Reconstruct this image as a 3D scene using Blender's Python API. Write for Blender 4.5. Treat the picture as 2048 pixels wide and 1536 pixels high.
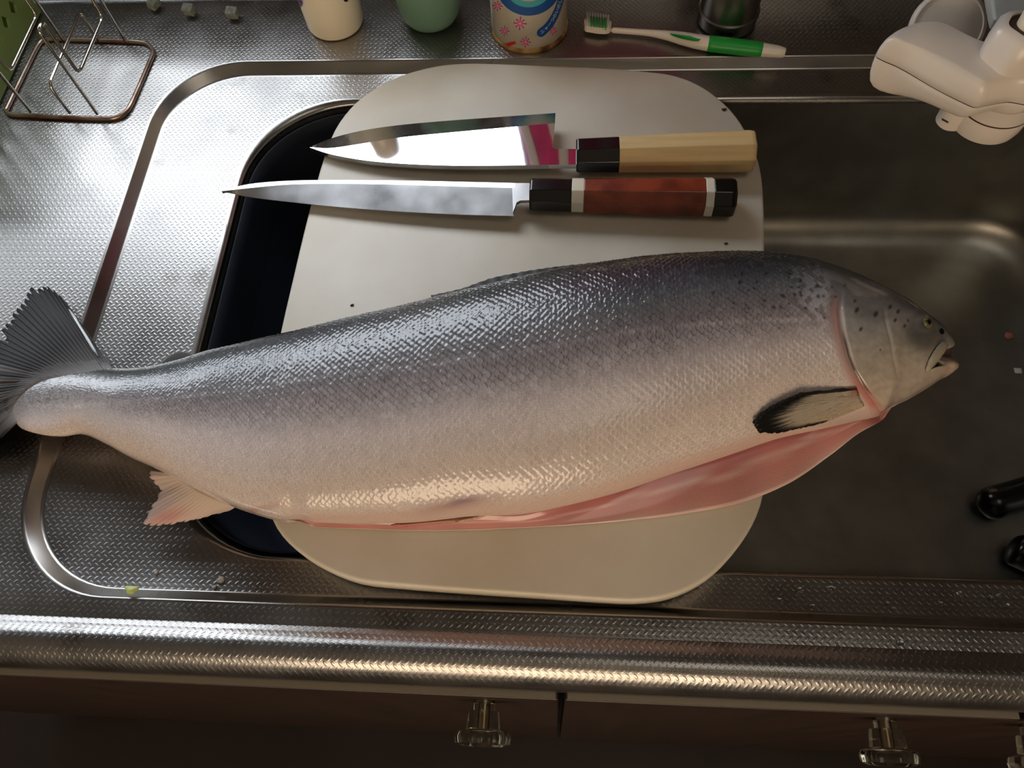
import bpy, bmesh, math, random
import numpy as np
from mathutils import Vector, Matrix
random.seed(7); rng = np.random.default_rng(7)
for o in list(bpy.data.objects): bpy.data.objects.remove(o)
S = bpy.context.scene
COL = S.collection

# ------------------------------------------------------------------ camera
F = 1540.0; H = 0.43                      # focal length in pixels (2048 wide), camera height above the counter
CR = np.array([0.99765194, 0.04404328, -0.05244799])
CU = np.array([-0.01654263, 0.8980892, 0.43950215])
CW = np.array([-0.06646009, 0.43760254, -0.89670902])
cam_d = bpy.data.cameras.new('camera'); cam = bpy.data.objects.new('camera', cam_d); COL.objects.link(cam)
cam_d.sensor_width = 36; cam_d.lens = 36*F/2048; cam_d.clip_start = 0.01
m = Matrix.Identity(4)
for i in range(3):
    m[i][0] = CR[i]; m[i][1] = CU[i]; m[i][2] = -CW[i]
m[2][3] = H
cam.matrix_world = m
S.camera = cam
# ------------------------------------------------------------------ world, exposure
w = bpy.data.worlds.new('world'); S.world = w; w.use_nodes = True
w.node_tree.nodes['Background'].inputs[0].default_value = (0.75, 0.85, 1.0, 1)
w.node_tree.nodes['Background'].inputs[1].default_value = 0.3
S.view_settings.view_transform = 'Standard'; S.view_settings.look = 'None'
S.view_settings.gamma = 1; S.view_settings.exposure = 0.12
S.view_settings.use_curve_mapping = False
WINDOW_LIGHT = 6.2        # daylight behind the frosted kitchen window
ADDED_LAMP_LIGHT = 1.15  # strength of the added, unseen ceiling lamp
REAR_LIGHT = 5.6          # warm late daylight in the window of the room behind

# ------------------------------------------------------------------ helpers
def P(px, py, z):
    d = (px-1024)/F*CR - (py-768)/F*CU + CW
    t = (z-H)/d[2]
    return np.array([0, 0, H]) + t*d
def PJ(p):
    p = np.asarray(p, float) - np.array([0, 0, H])
    a = p@CW
    return np.stack([1024+F*(p@CR)/a, 768-F*(p@CU)/a], -1)
def lin(c):
    c = np.asarray(c, float)/255.0
    return np.where(c <= .04045, c/12.92, ((c+.055)/1.055)**2.4)
def rgba(c): return tuple(float(x) for x in lin(c))+(1.0,)
def tag(o, label=None, cat=None, group=None, kind=None):
    if label: o['label'] = label
    if cat: o['category'] = cat
    if group: o['group'] = group
    if kind: o['kind'] = kind
    return o
def empty(name, loc, label=None, cat=None, group=None):
    o = bpy.data.objects.new(name, None); COL.objects.link(o); o.location = tuple(loc)
    o.empty_display_size = .01
    return tag(o, label, cat, group)
def link(name, me, mat=None, parent=None, smooth=True):
    o = bpy.data.objects.new(name, me); COL.objects.link(o)
    if mat is not None:
        for q in (mat if isinstance(mat, (list, tuple)) else [mat]): me.materials.append(q)
    if smooth: me.polygons.foreach_set('use_smooth', [True]*len(me.polygons))
    if parent:
        o.parent = parent
        l = parent.location.copy(); q = parent
        while q.parent: q = q.parent; l += q.location
        o.location = -l if parent.type == 'EMPTY' else Vector((0, 0, 0))
    return o
def mesh(name, v, f, mat=None, parent=None, smooth=True, mi=None, sharp=None):
    me = bpy.data.meshes.new(name); me.from_pydata([tuple(map(float, x)) for x in v], [], f); me.update()
    o = link(name, me, mat, parent, smooth)
    if mi is not None: me.polygons.foreach_set('material_index', mi)
    if sharp: edge_split(o, sharp)
    return o
def edge_split(o, deg=35):
    e = o.modifiers.new('es', 'EDGE_SPLIT'); e.split_angle = math.radians(deg)
def bevel(o, wd, seg=3, ang=30):
    b = o.modifiers.new('bv', 'BEVEL'); b.width = wd; b.segments = seg; b.limit_method = 'ANGLE'; b.angle_limit = math.radians(ang)
    b.harden_normals = False
    return o
def bridge(n, a, b, closed=True):
    r = n if closed else n-1
    return [(a+i, a+(i+1) % n, b+(i+1) % n, b+i) for i in range(r)]
def loft(rings, closed=True, cap0=False, cap1=False):
    v = []; f = []; n = len(rings[0])
    for r in rings: v += [tuple(x) for x in r]
    for k in range(len(rings)-1): f += bridge(n, k*n, (k+1)*n, closed)
    if cap0: f.append(tuple(range(n))[::-1])
    if cap1: f.append(tuple(range((len(rings)-1)*n, len(rings)*n)))
    return v, f
def lathe(name, prof, mat, parent, loc=(0, 0, 0), n=48, axis='z', lobes=None, smooth=True, sharp=40, mi=None):
    rings = []
    for r, z in prof:
        ring = []
        for i in range(n):
            a = 2*math.pi*i/n
            rr = r*(1+(lobes(a, z) if lobes else 0))
            x, y, zz = rr*math.cos(a), rr*math.sin(a), z
            if axis == '-y': x, y, zz = x, -zz, y
            ring.append((x+loc[0], y+loc[1], zz+loc[2]))
        rings.append(ring)
    v, f = loft(rings, True, prof[0][0] > 0, prof[-1][0] > 0)
    return mesh(name, v, f, mat, parent, smooth, mi, sharp)
def cr(pts, n, closed=False):
    """Catmull-Rom through pts, n samples per span"""
    p = np.asarray(pts, float); k = len(p); out = []
    for i in range(k if closed else k-1):
        if closed: a, b, c, d = p[(i-1) % k], p[i], p[(i+1) % k], p[(i+2) % k]
        else:
            b, c = p[i], p[i+1]; a = p[i-1] if i else 2*b-c; d = p[i+2] if i+2 < k else 2*c-b
        for t in np.arange(n)/n:
            out.append(.5*((2*b)+(c-a)*t+(2*a-5*b+4*c-d)*t*t+(3*b-a-3*c+d)*t**3))
    if not closed: out.append(p[-1])
    return np.array(out)
def tube(name, path, r, mat, parent, n=10, closed=False, caps=True):
    path = [np.asarray(q, float) for q in path]; k = len(path); rings = []
    rr = r if hasattr(r, '__len__') else [r]*k
    up = None
    for i in range(k):
        a = path[i-1] if (i or closed) else path[i]; b = path[(i+1) % k] if (i < k-1 or closed) else path[i]
        t = b-a; t /= np.linalg.norm(t)+1e-12
        if up is None:
            up = np.array([0, 0, 1.]) if abs(t[2]) < .9 else np.array([0, 1., 0])
        s = np.cross(t, up); s /= np.linalg.norm(s)+1e-12; up = np.cross(s, t)
        rings.append([path[i]+rr[i]*(math.cos(2*math.pi*j/n)*s+math.sin(2*math.pi*j/n)*up) for j in range(n)])
    v, f = loft(rings, True, not closed and caps, not closed and caps)
    if closed: f += bridge(n, (k-1)*n, 0)
    return mesh(name, v, f, mat, parent)
def prism(name, outline, z0, z1, mat, parent, bv=0, seg=3, smooth=True):
    n = len(outline)
    v = [(x, y, z0) for x, y in outline]+[(x, y, z1) for x, y in outline]
    f = [tuple(range(n))[::-1], tuple(range(n, 2*n))]+[(i, (i+1) % n, n+(i+1) % n, n+i) for i in range(n)]
    o = mesh(name, v, f, mat, parent, smooth)
    if bv: bevel(o, bv, seg, 40)
    edge_split(o, 40)
    return o
def box(name, c, s, mat, parent=None, bv=0, rot=None):
    bm = bmesh.new(); bmesh.ops.create_cube(bm, size=1)
    for q in bm.verts:
        q.co = Vector((q.co.x*s[0], q.co.y*s[1], q.co.z*s[2]))
        if rot: q.co = rot @ q.co
        q.co += Vector(tuple(c))
    me = bpy.data.meshes.new(name); bm.to_mesh(me); bm.free()
    o = link(name, me, mat, parent, smooth=False)
    if bv: bevel(o, bv)
    return o
def rrect(x0, x1, y0, y1, r, z, nc=16, ns=10):
    pts = []
    cs = [(x1-r, y0+r, -90), (x1-r, y1-r, 0), (x0+r, y1-r, 90), (x0+r, y0+r, 180)]
    for k, (cx, cy, a0) in enumerate(cs):
        for i in range(nc+1):
            a = math.radians(a0+90*i/nc); pts.append((cx+r*math.cos(a), cy+r*math.sin(a), z))
        nx = cs[(k+1) % 4]; a = math.radians(nx[2]); b = (nx[0]+r*math.cos(a), nx[1]+r*math.sin(a)); p = pts[-1]
        for i in range(1, ns): t = i/ns; pts.append((p[0]+(b[0]-p[0])*t, p[1]+(b[1]-p[1])*t, z))
    return pts

# ------------------------------------------------------------------ materials
def nodes(name):
    mt = bpy.data.materials.new(name); mt.use_nodes = True
    nt = mt.node_tree; return mt, nt, nt.nodes['Principled BSDF']
def setp(b, **k):
    for n, v in k.items():
        n = n.replace('_', ' ')
        if n in b.inputs: b.inputs[n].default_value = v
def pbr(name, c, rough=.5, metal=0., var=0.0, vscale=60, bump=0, bscale=200, bdist=.0005, c2=None, spec=.5, coat=0, trans=0, ior=1.5, rvar=0, stretch=None, alpha=None):
    mt, nt, b = nodes(name)
    setp(b, Base_Color=rgba(c), Roughness=rough, Metallic=metal, Specular_IOR_Level=spec, Coat_Weight=coat, Transmission_Weight=trans, IOR=ior)
    tc = nt.nodes.new('ShaderNodeTexCoord'); src = tc.outputs['Object']
    if stretch:
        mp = nt.nodes.new('ShaderNodeMapping'); mp.inputs['Scale'].default_value = stretch
        nt.links.new(src, mp.inputs[0]); src = mp.outputs[0]
    if var or c2 or rvar:
        no = nt.nodes.new('ShaderNodeTexNoise'); no.inputs['Scale'].default_value = vscale; no.inputs['Detail'].default_value = 5
        nt.links.new(src, no.inputs['Vector'])
        if var or c2:
            rp = nt.nodes.new('ShaderNodeValToRGB')
            a = np.array(c, float); e = np.array(c2, float) if c2 else np.clip(a*(1-var), 0, 255)
            rp.color_ramp.elements[0].position = .35; rp.color_ramp.elements[1].position = .65
            rp.color_ramp.elements[0].color = rgba(e); rp.color_ramp.elements[1].color = rgba(a)
            nt.links.new(no.outputs['Fac'], rp.inputs[0]); nt.links.new(rp.outputs[0], b.inputs['Base Color'])
        if rvar:
            mr = nt.nodes.new('ShaderNodeMapRange'); mr.inputs[3].default_value = rough-rvar; mr.inputs[4].default_value = rough+rvar
            mr.inputs[1].default_value = .3; mr.inputs[2].default_value = .7
            nt.links.new(no.outputs['Fac'], mr.inputs[0]); nt.links.new(mr.outputs[0], b.inputs['Roughness'])
    if bump:
        n2 = nt.nodes.new('ShaderNodeTexNoise'); n2.inputs['Scale'].default_value = bscale; n2.inputs['Detail'].default_value = 4
        nt.links.new(src, n2.inputs['Vector'])
        bp = nt.nodes.new('ShaderNodeBump'); bp.inputs['Strength'].default_value = bump; bp.inputs['Distance'].default_value = bdist
        nt.links.new(n2.outputs['Fac'], bp.inputs['Height']); nt.links.new(bp.outputs[0], b.inputs['Normal'])
    return mt
def vcol(name, rough=.4, spec=.5, coat=0, coat_rough=.1, bump=0, bscale=400, metal=0, sss=0):
    mt, nt, b = nodes(name)
    a = nt.nodes.new('ShaderNodeAttribute'); a.attribute_name = 'Col'
    nt.links.new(a.outputs['Color'], b.inputs['Base Color'])
    setp(b, Roughness=rough, Specular_IOR_Level=spec, Coat_Weight=coat, Coat_Roughness=coat_rough, Metallic=metal)
    if sss: setp(b, Subsurface_Weight=sss, Subsurface_Scale=.004)
    if bump:
        tc = nt.nodes.new('ShaderNodeTexCoord')
        n2 = nt.nodes.new('ShaderNodeTexNoise'); n2.inputs['Scale'].default_value = bscale; n2.inputs['Detail'].default_value = 3
        nt.links.new(tc.outputs['Object'], n2.inputs['Vector'])
        bp = nt.nodes.new('ShaderNodeBump'); bp.inputs['Strength'].default_value = bump; bp.inputs['Distance'].default_value = .0006
        nt.links.new(n2.outputs['Fac'], bp.inputs['Height']); nt.links.new(bp.outputs[0], b.inputs['Normal'])
    return mt
def emit(name, c, st):
    mt, nt, b = nodes(name)
    setp(b, Base_Color=rgba(c), Emission_Color=rgba(c), Emission_Strength=st, Roughness=.6)
    return mt
def setcol(o, cols):
    me = o.data; a = me.attributes.new('Col', 'FLOAT_COLOR', 'POINT')
    c = np.ones((len(me.vertices), 4), np.float32); c[:, :3] = cols
    a.data.foreach_set('color', c.ravel())

def embossed_steel():
    mt, nt, b = nodes('embossed_stainless')
    setp(b, Base_Color=(.33, .32, .305, 1), Metallic=1.0, Roughness=.36)
    N = nt.nodes.new; L = nt.links.new
    tc = N('ShaderNodeTexCoord'); sp = N('ShaderNodeSeparateXYZ'); L(tc.outputs['Object'], sp.inputs[0])
    def mth(op, a, c=None, d=None):
        q = N('ShaderNodeMath'); q.operation = op
        for i, x in enumerate((a, c, d)):
            if x is None: continue
            if isinstance(x, (int, float)): q.inputs[i].default_value = x
            else: L(x, q.inputs[i])
        return q.outputs[0]
    wx, hy = .0042, .0025
    yy = mth('DIVIDE', sp.outputs[1], hy); r = mth('FLOOR', yy); t = mth('SUBTRACT', mth('SUBTRACT', yy, r), .5)
    par = mth('FLOORED_MODULO', r, 2.0); sg = mth('SUBTRACT', 1.0, mth('MULTIPLY', par, 2.0))
    xx = mth('ADD', mth('DIVIDE', sp.outputs[0], wx), mth('MULTIPLY', par, .5))
    cx = mth('SUBTRACT', mth('FRACT', xx), .5)
    X = mth('MULTIPLY', cx, wx); Y = mth('MULTIPLY', mth('MULTIPLY', t, hy), sg)
    ca = .70710678
    al = mth('MULTIPLY', mth('SUBTRACT', X, Y), ca); ac = mth('MULTIPLY', mth('ADD', X, Y), ca)
    e = mth('ADD', mth('POWER', mth('ABSOLUTE', mth('DIVIDE', al, .00155)), 2.5), mth('POWER', mth('ABSOLUTE', mth('DIVIDE', ac, .00075)), 2.0))
    h = mth('SMOOTH_MIN', mth('MAXIMUM', mth('SUBTRACT', 1.15, e), 0.0), 1.0, .3)
    no = N('ShaderNodeTexNoise'); no.inputs['Scale'].default_value = 14; no.inputs['Detail'].default_value = 6; L(tc.outputs['Object'], no.inputs[0])
    h2 = mth('ADD', h, mth('MULTIPLY', no.outputs['Fac'], 1.2))
    bp = N('ShaderNodeBump'); bp.inputs['Strength'].default_value = .4; bp.inputs['Distance'].default_value = .00022
    L(h2, bp.inputs['Height']); L(bp.outputs[0], b.inputs['Normal'])
    n2 = N('ShaderNodeTexNoise'); n2.inputs['Scale'].default_value = 22; n2.inputs['Detail'].default_value = 8; L(tc.outputs['Object'], n2.inputs[0])
    mr = N('ShaderNodeMapRange'); mr.inputs[1].default_value = .35; mr.inputs[2].default_value = .7; mr.inputs[3].default_value = .27; mr.inputs[4].default_value = .38
    L(n2.outputs['Fac'], mr.inputs[0]); L(mr.outputs[0], b.inputs['Roughness'])
    # grime caught between the dashes, in patches
    n3 = N('ShaderNodeTexNoise'); n3.inputs['Scale'].default_value = 26; n3.inputs['Detail'].default_value = 3; L(tc.outputs['Object'], n3.inputs[0])
    g = N('ShaderNodeMapRange'); g.inputs[1].default_value = .60; g.inputs[2].default_value = .70; L(n3.outputs['Fac'], g.inputs[0])
    gr = mth('MULTIPLY', g.outputs[0], mth('LESS_THAN', h, .15))
    mx = N('ShaderNodeMixRGB'); mx.inputs[1].default_value = (.33, .321, .308, 1); mx.inputs[2].default_value = (.16, .14, .12, 1)
    L(mth('MULTIPLY', gr, .75), mx.inputs[0]); L(mx.outputs[0], b.inputs['Base Color'])
    return mt

M = {}
M['emboss'] = embossed_steel()
M['steel'] = pbr('smooth_stainless', (160, 157, 152), .25, 1, bump=.04, bscale=40, rvar=.06, vscale=20)
M['basin'] = pbr('basin_stainless', (168, 166, 158), .36, 1, bump=.08, bscale=60, var=.12, vscale=25)
M['board'] = pbr('white_polyethylene', (226, 219, 205), .42, 0, c2=(208, 196, 174), vscale=9, bump=.15, bscale=500, bdist=.0002)
M['navy'] = pbr('navy_plastic', (30, 35, 47), .6, spec=.3)
M['mirror'] = pbr('mirror_steel', (226, 226, 228), .045, 1, bump=.05, bscale=18, bdist=.001)
M['hone'] = pbr('honed_steel', (176, 180, 188), .16, 1, bump=.35, bscale=25, bdist=.0012, rvar=.05)
M['satin'] = pbr('satin_steel', (208, 208, 208), .33, 1, var=.2, vscale=26, rvar=.08, bump=.06, bscale=50)
M['horn'] = pbr('black_horn', (14, 13, 14), .12, spec=.6)
M['ho'] = pbr('magnolia_wood', (226, 196, 140), .5, var=.1, vscale=40, stretch=(.25, 4, 4), bump=.08, bscale=80)
M['burl'] = pbr('burl_wood', (150, 66, 38), .3, c2=(96, 36, 22), vscale=55, coat=.3)
M['ivory'] = pbr('ivory_spacer', (235, 226, 205), .3)
M['white_pl'] = pbr('white_plastic', (226, 217, 206), .28, var=.05, vscale=15)
M['grey_pl'] = pbr('translucent_grey_plastic', (190, 196, 192), .25)
M['grime'] = pbr('brown_grime', (62, 40, 24), .7)
M['cream'] = pbr('cream_plastic', (232, 222, 196), .35)
M['sage'] = pbr('sage_plastic', (104, 136, 116), .38, spec=.4)
M['chrome'] = pbr('wire_chrome', (196, 188, 178), .16, 1)
M['rust'] = pbr('rusty_wire', (176, 160, 146), .3, .85, c2=(112, 72, 46), vscale=38)
M['green_pl'] = pbr('olive_green_plastic', (104, 120, 58), .4)
M['tb_white'] = pbr('toothbrush_white', (236, 226, 212), .3)
M['tb_green'] = pbr('toothbrush_green', (34, 160, 62), .4)
M['br_white'] = pbr('bristle_white', (226, 226, 214), .6)
M['br_green'] = pbr('bristle_green', (60, 170, 90), .6)
M['can_metal'] = pbr('dull_can_steel', (150, 148, 140), .3, 1, var=.12, vscale=40)
M['can'] = pbr('painted_can', (206, 196, 176), .34, .25, var=.08, vscale=18)
M['can_rust'] = pbr('rusty_rim', (206, 172, 116), .5, .2, c2=(96, 58, 28), vscale=70)
M['p_blue'] = pbr('print_blue', (20, 74, 140), .35)
M['p_teal'] = pbr('print_teal', (60, 160, 170), .35)
M['p_mag'] = pbr('print_magenta', (170, 44, 104), .4)
M['p_pink'] = pbr('print_pink', (226, 158, 180), .4)
M['p_red'] = pbr('print_red', (206, 30, 44), .4)
M['p_white'] = pbr('print_white', (220, 226, 232), .4)
M['p_purple'] = pbr('print_purple', (120, 96, 128), .4)
M['p_navy'] = pbr('print_navy', (30, 44, 84), .4)
M['cab'] = pbr('dark_brown_laminate', (52, 36, 29), .42, var=.2, vscale=12, stretch=(6, 1, .5))
M['cab_edge'] = pbr('lit_door_edge', (134, 125, 109), .45)
M['dark'] = pbr('dark_cavity', (18, 14, 12), .8)
M['acrylic'] = pbr('clear_acrylic', (236, 232, 214), .06, trans=1.0, ior=1.49)
M['brass'] = pbr('screw_metal', (140, 126, 104), .3, 1)
M['black_pl'] = pbr('black_nylon', (9, 9, 10), .22)
M['sponge'] = pbr('grey_foam', (126, 130, 120), .9, var=.25, vscale=400, bump=.5, bscale=900)
M['veg'] = pbr('pale_green_vegetable', (196, 208, 120), .35)
M['crumb'] = pbr('white_crumb', (226, 224, 216), .5)
M['flesh_bit'] = pbr('pink_flesh_bit', (176, 110, 92), .35)
M['water'] = pbr('water', (245, 248, 250), .02, trans=1.0, ior=1.33)
M['wall'] = pbr('beige_tile_wall', (72, 58, 50), .55, var=.1, vscale=8)
M['wallw'] = pbr('plaster_wall', (168, 164, 156), .8)
M['ceil'] = pbr('ceiling_board', (140, 138, 134), .8)
M['floor'] = pbr('dark_floor', (44, 32, 26), .5, var=.2, vscale=6)
M['frame'] = pbr('window_frame_aluminium', (120, 136, 148), .35, .3)
M['pane'] = emit('frosted_pane_daylight', (232, 240, 250), WINDOW_LIGHT)
M['pane2'] = emit('curtained_pane_warm', (255, 226, 192), REAR_LIGHT)
M['magenta'] = pbr('magenta_cloth', (190, 40, 110), .8, c2=(150, 26, 88), vscale=30)
M['greycloth'] = pbr('grey_stripe', (176, 168, 170), .8)

# ------------------------------------------------------------------ room shell
X0, X1, Y0, Y1, ZF, ZC = -1.5, 1.6, -1.7, 0.605, -0.85, 1.55
def struct(o, label=None): o['kind'] = 'structure'; return o
struct(box('floor', ((X0+X1)/2, (Y0+Y1)/2, ZF-.02), (X1-X0+.2, Y1-Y0+.2, .04), M['floor']))
struct(box('ceiling', ((X0+X1)/2, (Y0+Y1)/2, ZC+.02), (X1-X0+.2, Y1-Y0+.2, .04), M['ceil']))
struct(box('wall_left', (X0-.03, (Y0+Y1)/2, (ZF+ZC)/2), (.06, Y1-Y0, ZC-ZF), M['wallw']))
struct(box('wall_right', (X1+.03, (Y0+Y1)/2, (ZF+ZC)/2), (.06, Y1-Y0, ZC-ZF), M['wallw']))
def wall_with_hole(name, yc, th, hx0, hx1, hz0, hz1, mat):
    v = []; f = []
    def bx(a0, a1, c0, c1):
        n = len(v)
        for z in (c0, c1):
            for y in (yc-th/2, yc+th/2):
                v.extend([(a0, y, z), (a1, y, z)])
        f.extend([tuple(n+i for i in q) for q in ((0, 1, 3, 2), (4, 6, 7, 5), (0, 4, 5, 1), (2, 3, 7, 6), (0, 2, 6, 4), (1, 5, 7, 3))])
    bx(X0, hx0, ZF, ZC); bx(hx1, X1, ZF, ZC); bx(hx0, hx1, ZF, hz0); bx(hx0, hx1, hz1, ZC)
    return struct(mesh(name, v, f, mat, smooth=False))
WX0, WX1, WZ0, WZ1 = -1.35, -0.045, 0.18, 0.51
wall_with_hole('wall_back', Y1+.04, .08, WX0, WX1, WZ0, WZ1, M['wall'])
RX0, RX1, RZ0, RZ1 = -0.75, 0.55, 0.10, 1.05
wall_with_hole('wall_front', Y0-.04, .08, RX0, RX1, RZ0, RZ1, M['wallw'])
def window(name, x0, x1, z0, z1, y, pm, mull):
    w = empty(name, ((x0+x1)/2, y, z0)); w['kind'] = 'structure'
    box('pane', ((x0+x1)/2, y, (z0+z1)/2), (x1-x0-.02, .006, z1-z0-.02), pm, w)
    t = .03
    for c, s in [(((x0+x1)/2, y, z0+t/2), (x1-x0, .04, t)), (((x0+x1)/2, y, z1-t/2), (x1-x0, .04, t)), ((x0+t/2, y, (z0+z1)/2), (t, .04, z1-z0-2*t)), ((x1-t/2, y, (z0+z1)/2), (t, .04, z1-z0-2*t))]:
        box('window_frame', c, s, M['frame'], w, .003)
    for q in mull: box('mullion', (q, y, (z0+z1)/2), (.035, .038, z1-z0-2*t), M['frame'], w, .003)
window('window_1', WX0, WX1, WZ0, WZ1, Y1+.04, M['pane'], [-.62])
window('window_2', RX0, RX1, RZ0, RZ1, Y0-.04, M['pane2'], [-.1])
M['lamp'] = emit('added_lamp_diffuser', (255, 246, 232), ADDED_LAMP_LIGHT)  # unseen lamp, added so the steel and basin on the right read brighter
cl = empty('added_ceiling_lamp', (.42, -.10, ZC), 'round ceiling light added out of view to brighten the steel and basin', 'lamp')
lathe('added_lamp_base', [(.33, ZC), (.33, ZC-.025), (.0001, ZC-.025)], pbr('added_lamp_housing', (220, 216, 208), .5), cl, (.42, -.10, 0), 48)
lathe('added_lamp_shade', [(.31, ZC-.025), (.31, ZC-.05), (.28, ZC-.075), (.18, ZC-.09), (.0001, ZC-.095)], M['lamp'], cl, (.42, -.10, 0), 48)

# ------------------------------------------------------------------ sink counter
CXL, CXR, CYB = -0.80, 0.95, 0.566
FY = 0.0605                                   # where the flat counter ends and the front bead starts
sink = empty('sink_counter', (0, .3, 0), 'embossed stainless steel sink counter with a recessed rim and one deep basin', 'sink')
loops = []; mats = []
def L_(lp, mi): loops.append(lp); mats.append(mi)
sx0, sx1, sy0, sy1 = -.3225, .47, .0725, .494
bx0, bx1, by0, by1 = -.242, .43, .101, .457
SZ = -.008
L_(rrect(CXL, CXR, FY, CYB, .002, 0), 0)
L_(rrect(sx0-.0015, sx1+.0015, sy0-.0015, sy1+.0015, .0665, 0), 0)
for k in range(1, 5):                         # rolled upper edge, sloping wall, rolled foot of the step
    a = k/4*math.radians(55); L_(rrect(sx0+.0025*math.sin(a)-.0015, sx1-.0025*math.sin(a)+.0015, sy0+.0025*math.sin(a)-.0015, sy1-.0025*math.sin(a)+.0015, .065, -.0025*(1-math.cos(a))), 1)
L_(rrect(sx0+.0052, sx1-.0052, sy0+.0048, sy1-.0052, .062, SZ+.0012), 1)
L_(rrect(sx0+.0062, sx1-.0062, sy0+.0056, sy1-.0062, .061, SZ+.0004), 1)
L_(rrect(sx0+.0075, sx1-.0075, sy0+.0066, sy1-.0075, .06, SZ), 1)
L_(rrect(bx0-.005, bx1+.005, by0-.004, by1+.005, .079, SZ), 0)
for k in range(1, 6):
    a = k/5*math.pi/2; q = .005*math.sin(a)
    L_(rrect(bx0-.005+q, bx1+.005-q, by0-.004+q*.8, by1+.005-q, .078, SZ-.005*(1-math.cos(a))), 1)
L_(rrect(bx0+.002, bx1-.002, by0+.003, by1-.002, .076, -.06), 2)
L_(rrect(bx0+.006, bx1-.006, by0+.007, by1-.004, .074, -.128), 2)
for k in range(1, 7):
    a = k/6*math.pi/2; q = .032*(1-math.cos(a)); L_(rrect(bx0+.006+q, bx1-.006-q, by0+.007+q, by1-.004-q, .074-.02*k/6, -.128-.032*math.sin(a)), 2)
L_(rrect(bx0+.12, bx1-.12, by0+.12, by1-.12, .04, -.1625), 2)
v, f = loft(loops); n = len(loops[0])
mi = [k2 for k in range(len(loops)-1) for k2 in [mats[k+1]]*n]
v.append((.1, .28, -.163)); f += [((len(loops)-1)*n+i, (len(loops)-1)*n+(i+1) % n, len(v)-1) for i in range(n)]; mi += [2]*n
# split: worktop (counter, step and rim) and basin
def submesh(name, sel, mat):
    fs = [q for q, k in zip(f, range(len(f))) if sel(k//n)]
    ms = [q for q, k in zip(mi, range(len(mi))) if sel(k//n)]
    used = sorted({i for q in fs for i in q}); mp = {a: b for b, a in enumerate(used)}
    return mesh(name, [v[i] for i in used], [tuple(mp[i] for i in q) for q in fs], mat, sink, True, ms)
nb = 15
wt = submesh('worktop', lambda k: k < nb, [M['emboss'], M['steel'], M['basin']])
bs = submesh('basin', lambda k: k >= nb, [M['emboss'], M['steel'], M['basin']])
# front bead: rises towards the front, rolls over and drops to the lip
prof = [(FY, 0), (.0588, .0006), (.0570, .0017), (.0550, .0030), (.0530, .0041), (.0508, .0049), (.0483, .0052), (.0458, .0048), (.0432, .0038), (.0406, .0020), (.038, -.0010), (.0358, -.0045), (.0343, -.009), (.0338, -.014), (.0338, -.022), (.036, -.0225)]
xs = np.linspace(CXL, CXR, 60)
v2 = [(x, y, z) for x in xs for (y, z) in prof]; k = len(prof)
f2 = [(i*k+j, (i+1)*k+j, (i+1)*k+j+1, i*k+j+1) for i in range(len(xs)-1) for j in range(k-1)]
mesh('front_edge', v2, f2, M['emboss'], sink)
pb = [(CYB, 0), (CYB+.003, .0006), (CYB+.007, .003), (CYB+.010, .0075), (CYB+.0115, .014), (CYB+.012, .045), (CYB+.015, .048), (.604, .048), (.604, -.01)]
v2 = [(x, y, z) for x in xs for (y, z) in pb]; k = len(pb)
f2 = [(i*k+j, i*k+j+1, (i+1)*k+j+1, (i+1)*k+j) for i in range(len(xs)-1) for j in range(k-1)]
mesh('backsplash', v2, f2, M['steel'], sink)

# ------------------------------------------------------------------ cabinet under the counter
cab = empty('sink_cabinet', (.05, .3, ZF), 'dark brown sink cabinet with clear acrylic door knobs below the steel counter', 'cabinet')
DY = .0302
vv = []; ff = []
for (a0, a1, b0, b1, c0, c1) in [(CXL, CXR, .05, .6, ZF, ZF+.02), (CXL, CXL+.02, .05, .6, ZF+.02, -.17), (CXR-.02, CXR, .05, .6, ZF+.02, -.17), (CXL+.02, CXR-.02, .58, .6, ZF+.02, -.17), (CXL, CXR, .046, .056, -.06, -.024)]:
    q = len(vv)
    for z in (c0, c1):
        for y in (b0, b1): vv += [(a0, y, z), (a1, y, z)]
    ff += [tuple(q+i for i in t) for t in ((0, 1, 3, 2), (4, 6, 7, 5), (0, 4, 5, 1), (2, 3, 7, 6), (0, 2, 6, 4), (1, 5, 7, 3))]
mesh('carcass', vv, ff, M['dark'], cab, False)
gx = P(1123, 1402, -.028)[0]
g2 = gx+.245
doors = [(CXL+.003, gx-.0017), (gx+.0017, g2-.0017), (g2+.0017, CXR-.003)]
kx = [P(967, 1450, -.055)[0], P(1772, 1475, -.055)[0], P(2072, 1500, -.055)[0]]
def knob(x, parent):
    loc = (x, DY, -.054)
    lob = lambda a, z: .05*math.cos(8*a) if z > .016 else 0
    k0 = lathe('knob', [(.0001, .001), (.0062, .001), (.0062, .0055), (.0088, .006), (.0092, .009), (.0098, .0155), (.0145, .0170), (.0156, .0195), (.0150, .0230), (.0115, .0245), (.0001, .025)], M['acrylic'], parent, loc, 64, '-y', lob)
    lathe('screw', [(.0001, -.004), (.0024, -.004), (.0024, .016), (.0001, .0165)], M['brass'], k0, loc, 20, '-y')
    lathe('collar', [(.0045, .0), (.0062, .0), (.0062, .0016), (.0045, .0016)], M['brass'], k0, loc, 32, '-y')
    return k0
for (a, b), q in zip(doors, kx):
    d = box('door', ((a+b)/2, DY+.008, (-.028+ZF+.06)/2), (b-a, .016, -.028-ZF-.06), M['cab'], cab, .0012)
    e = box('door_edge', ((a+b)/2, DY+.008, -.0275), (b-a-.003, .0145, .0012), M['cab_edge'], d)  # door top edge, the light falling on it put into a paler colour
    knob(q, d)

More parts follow.
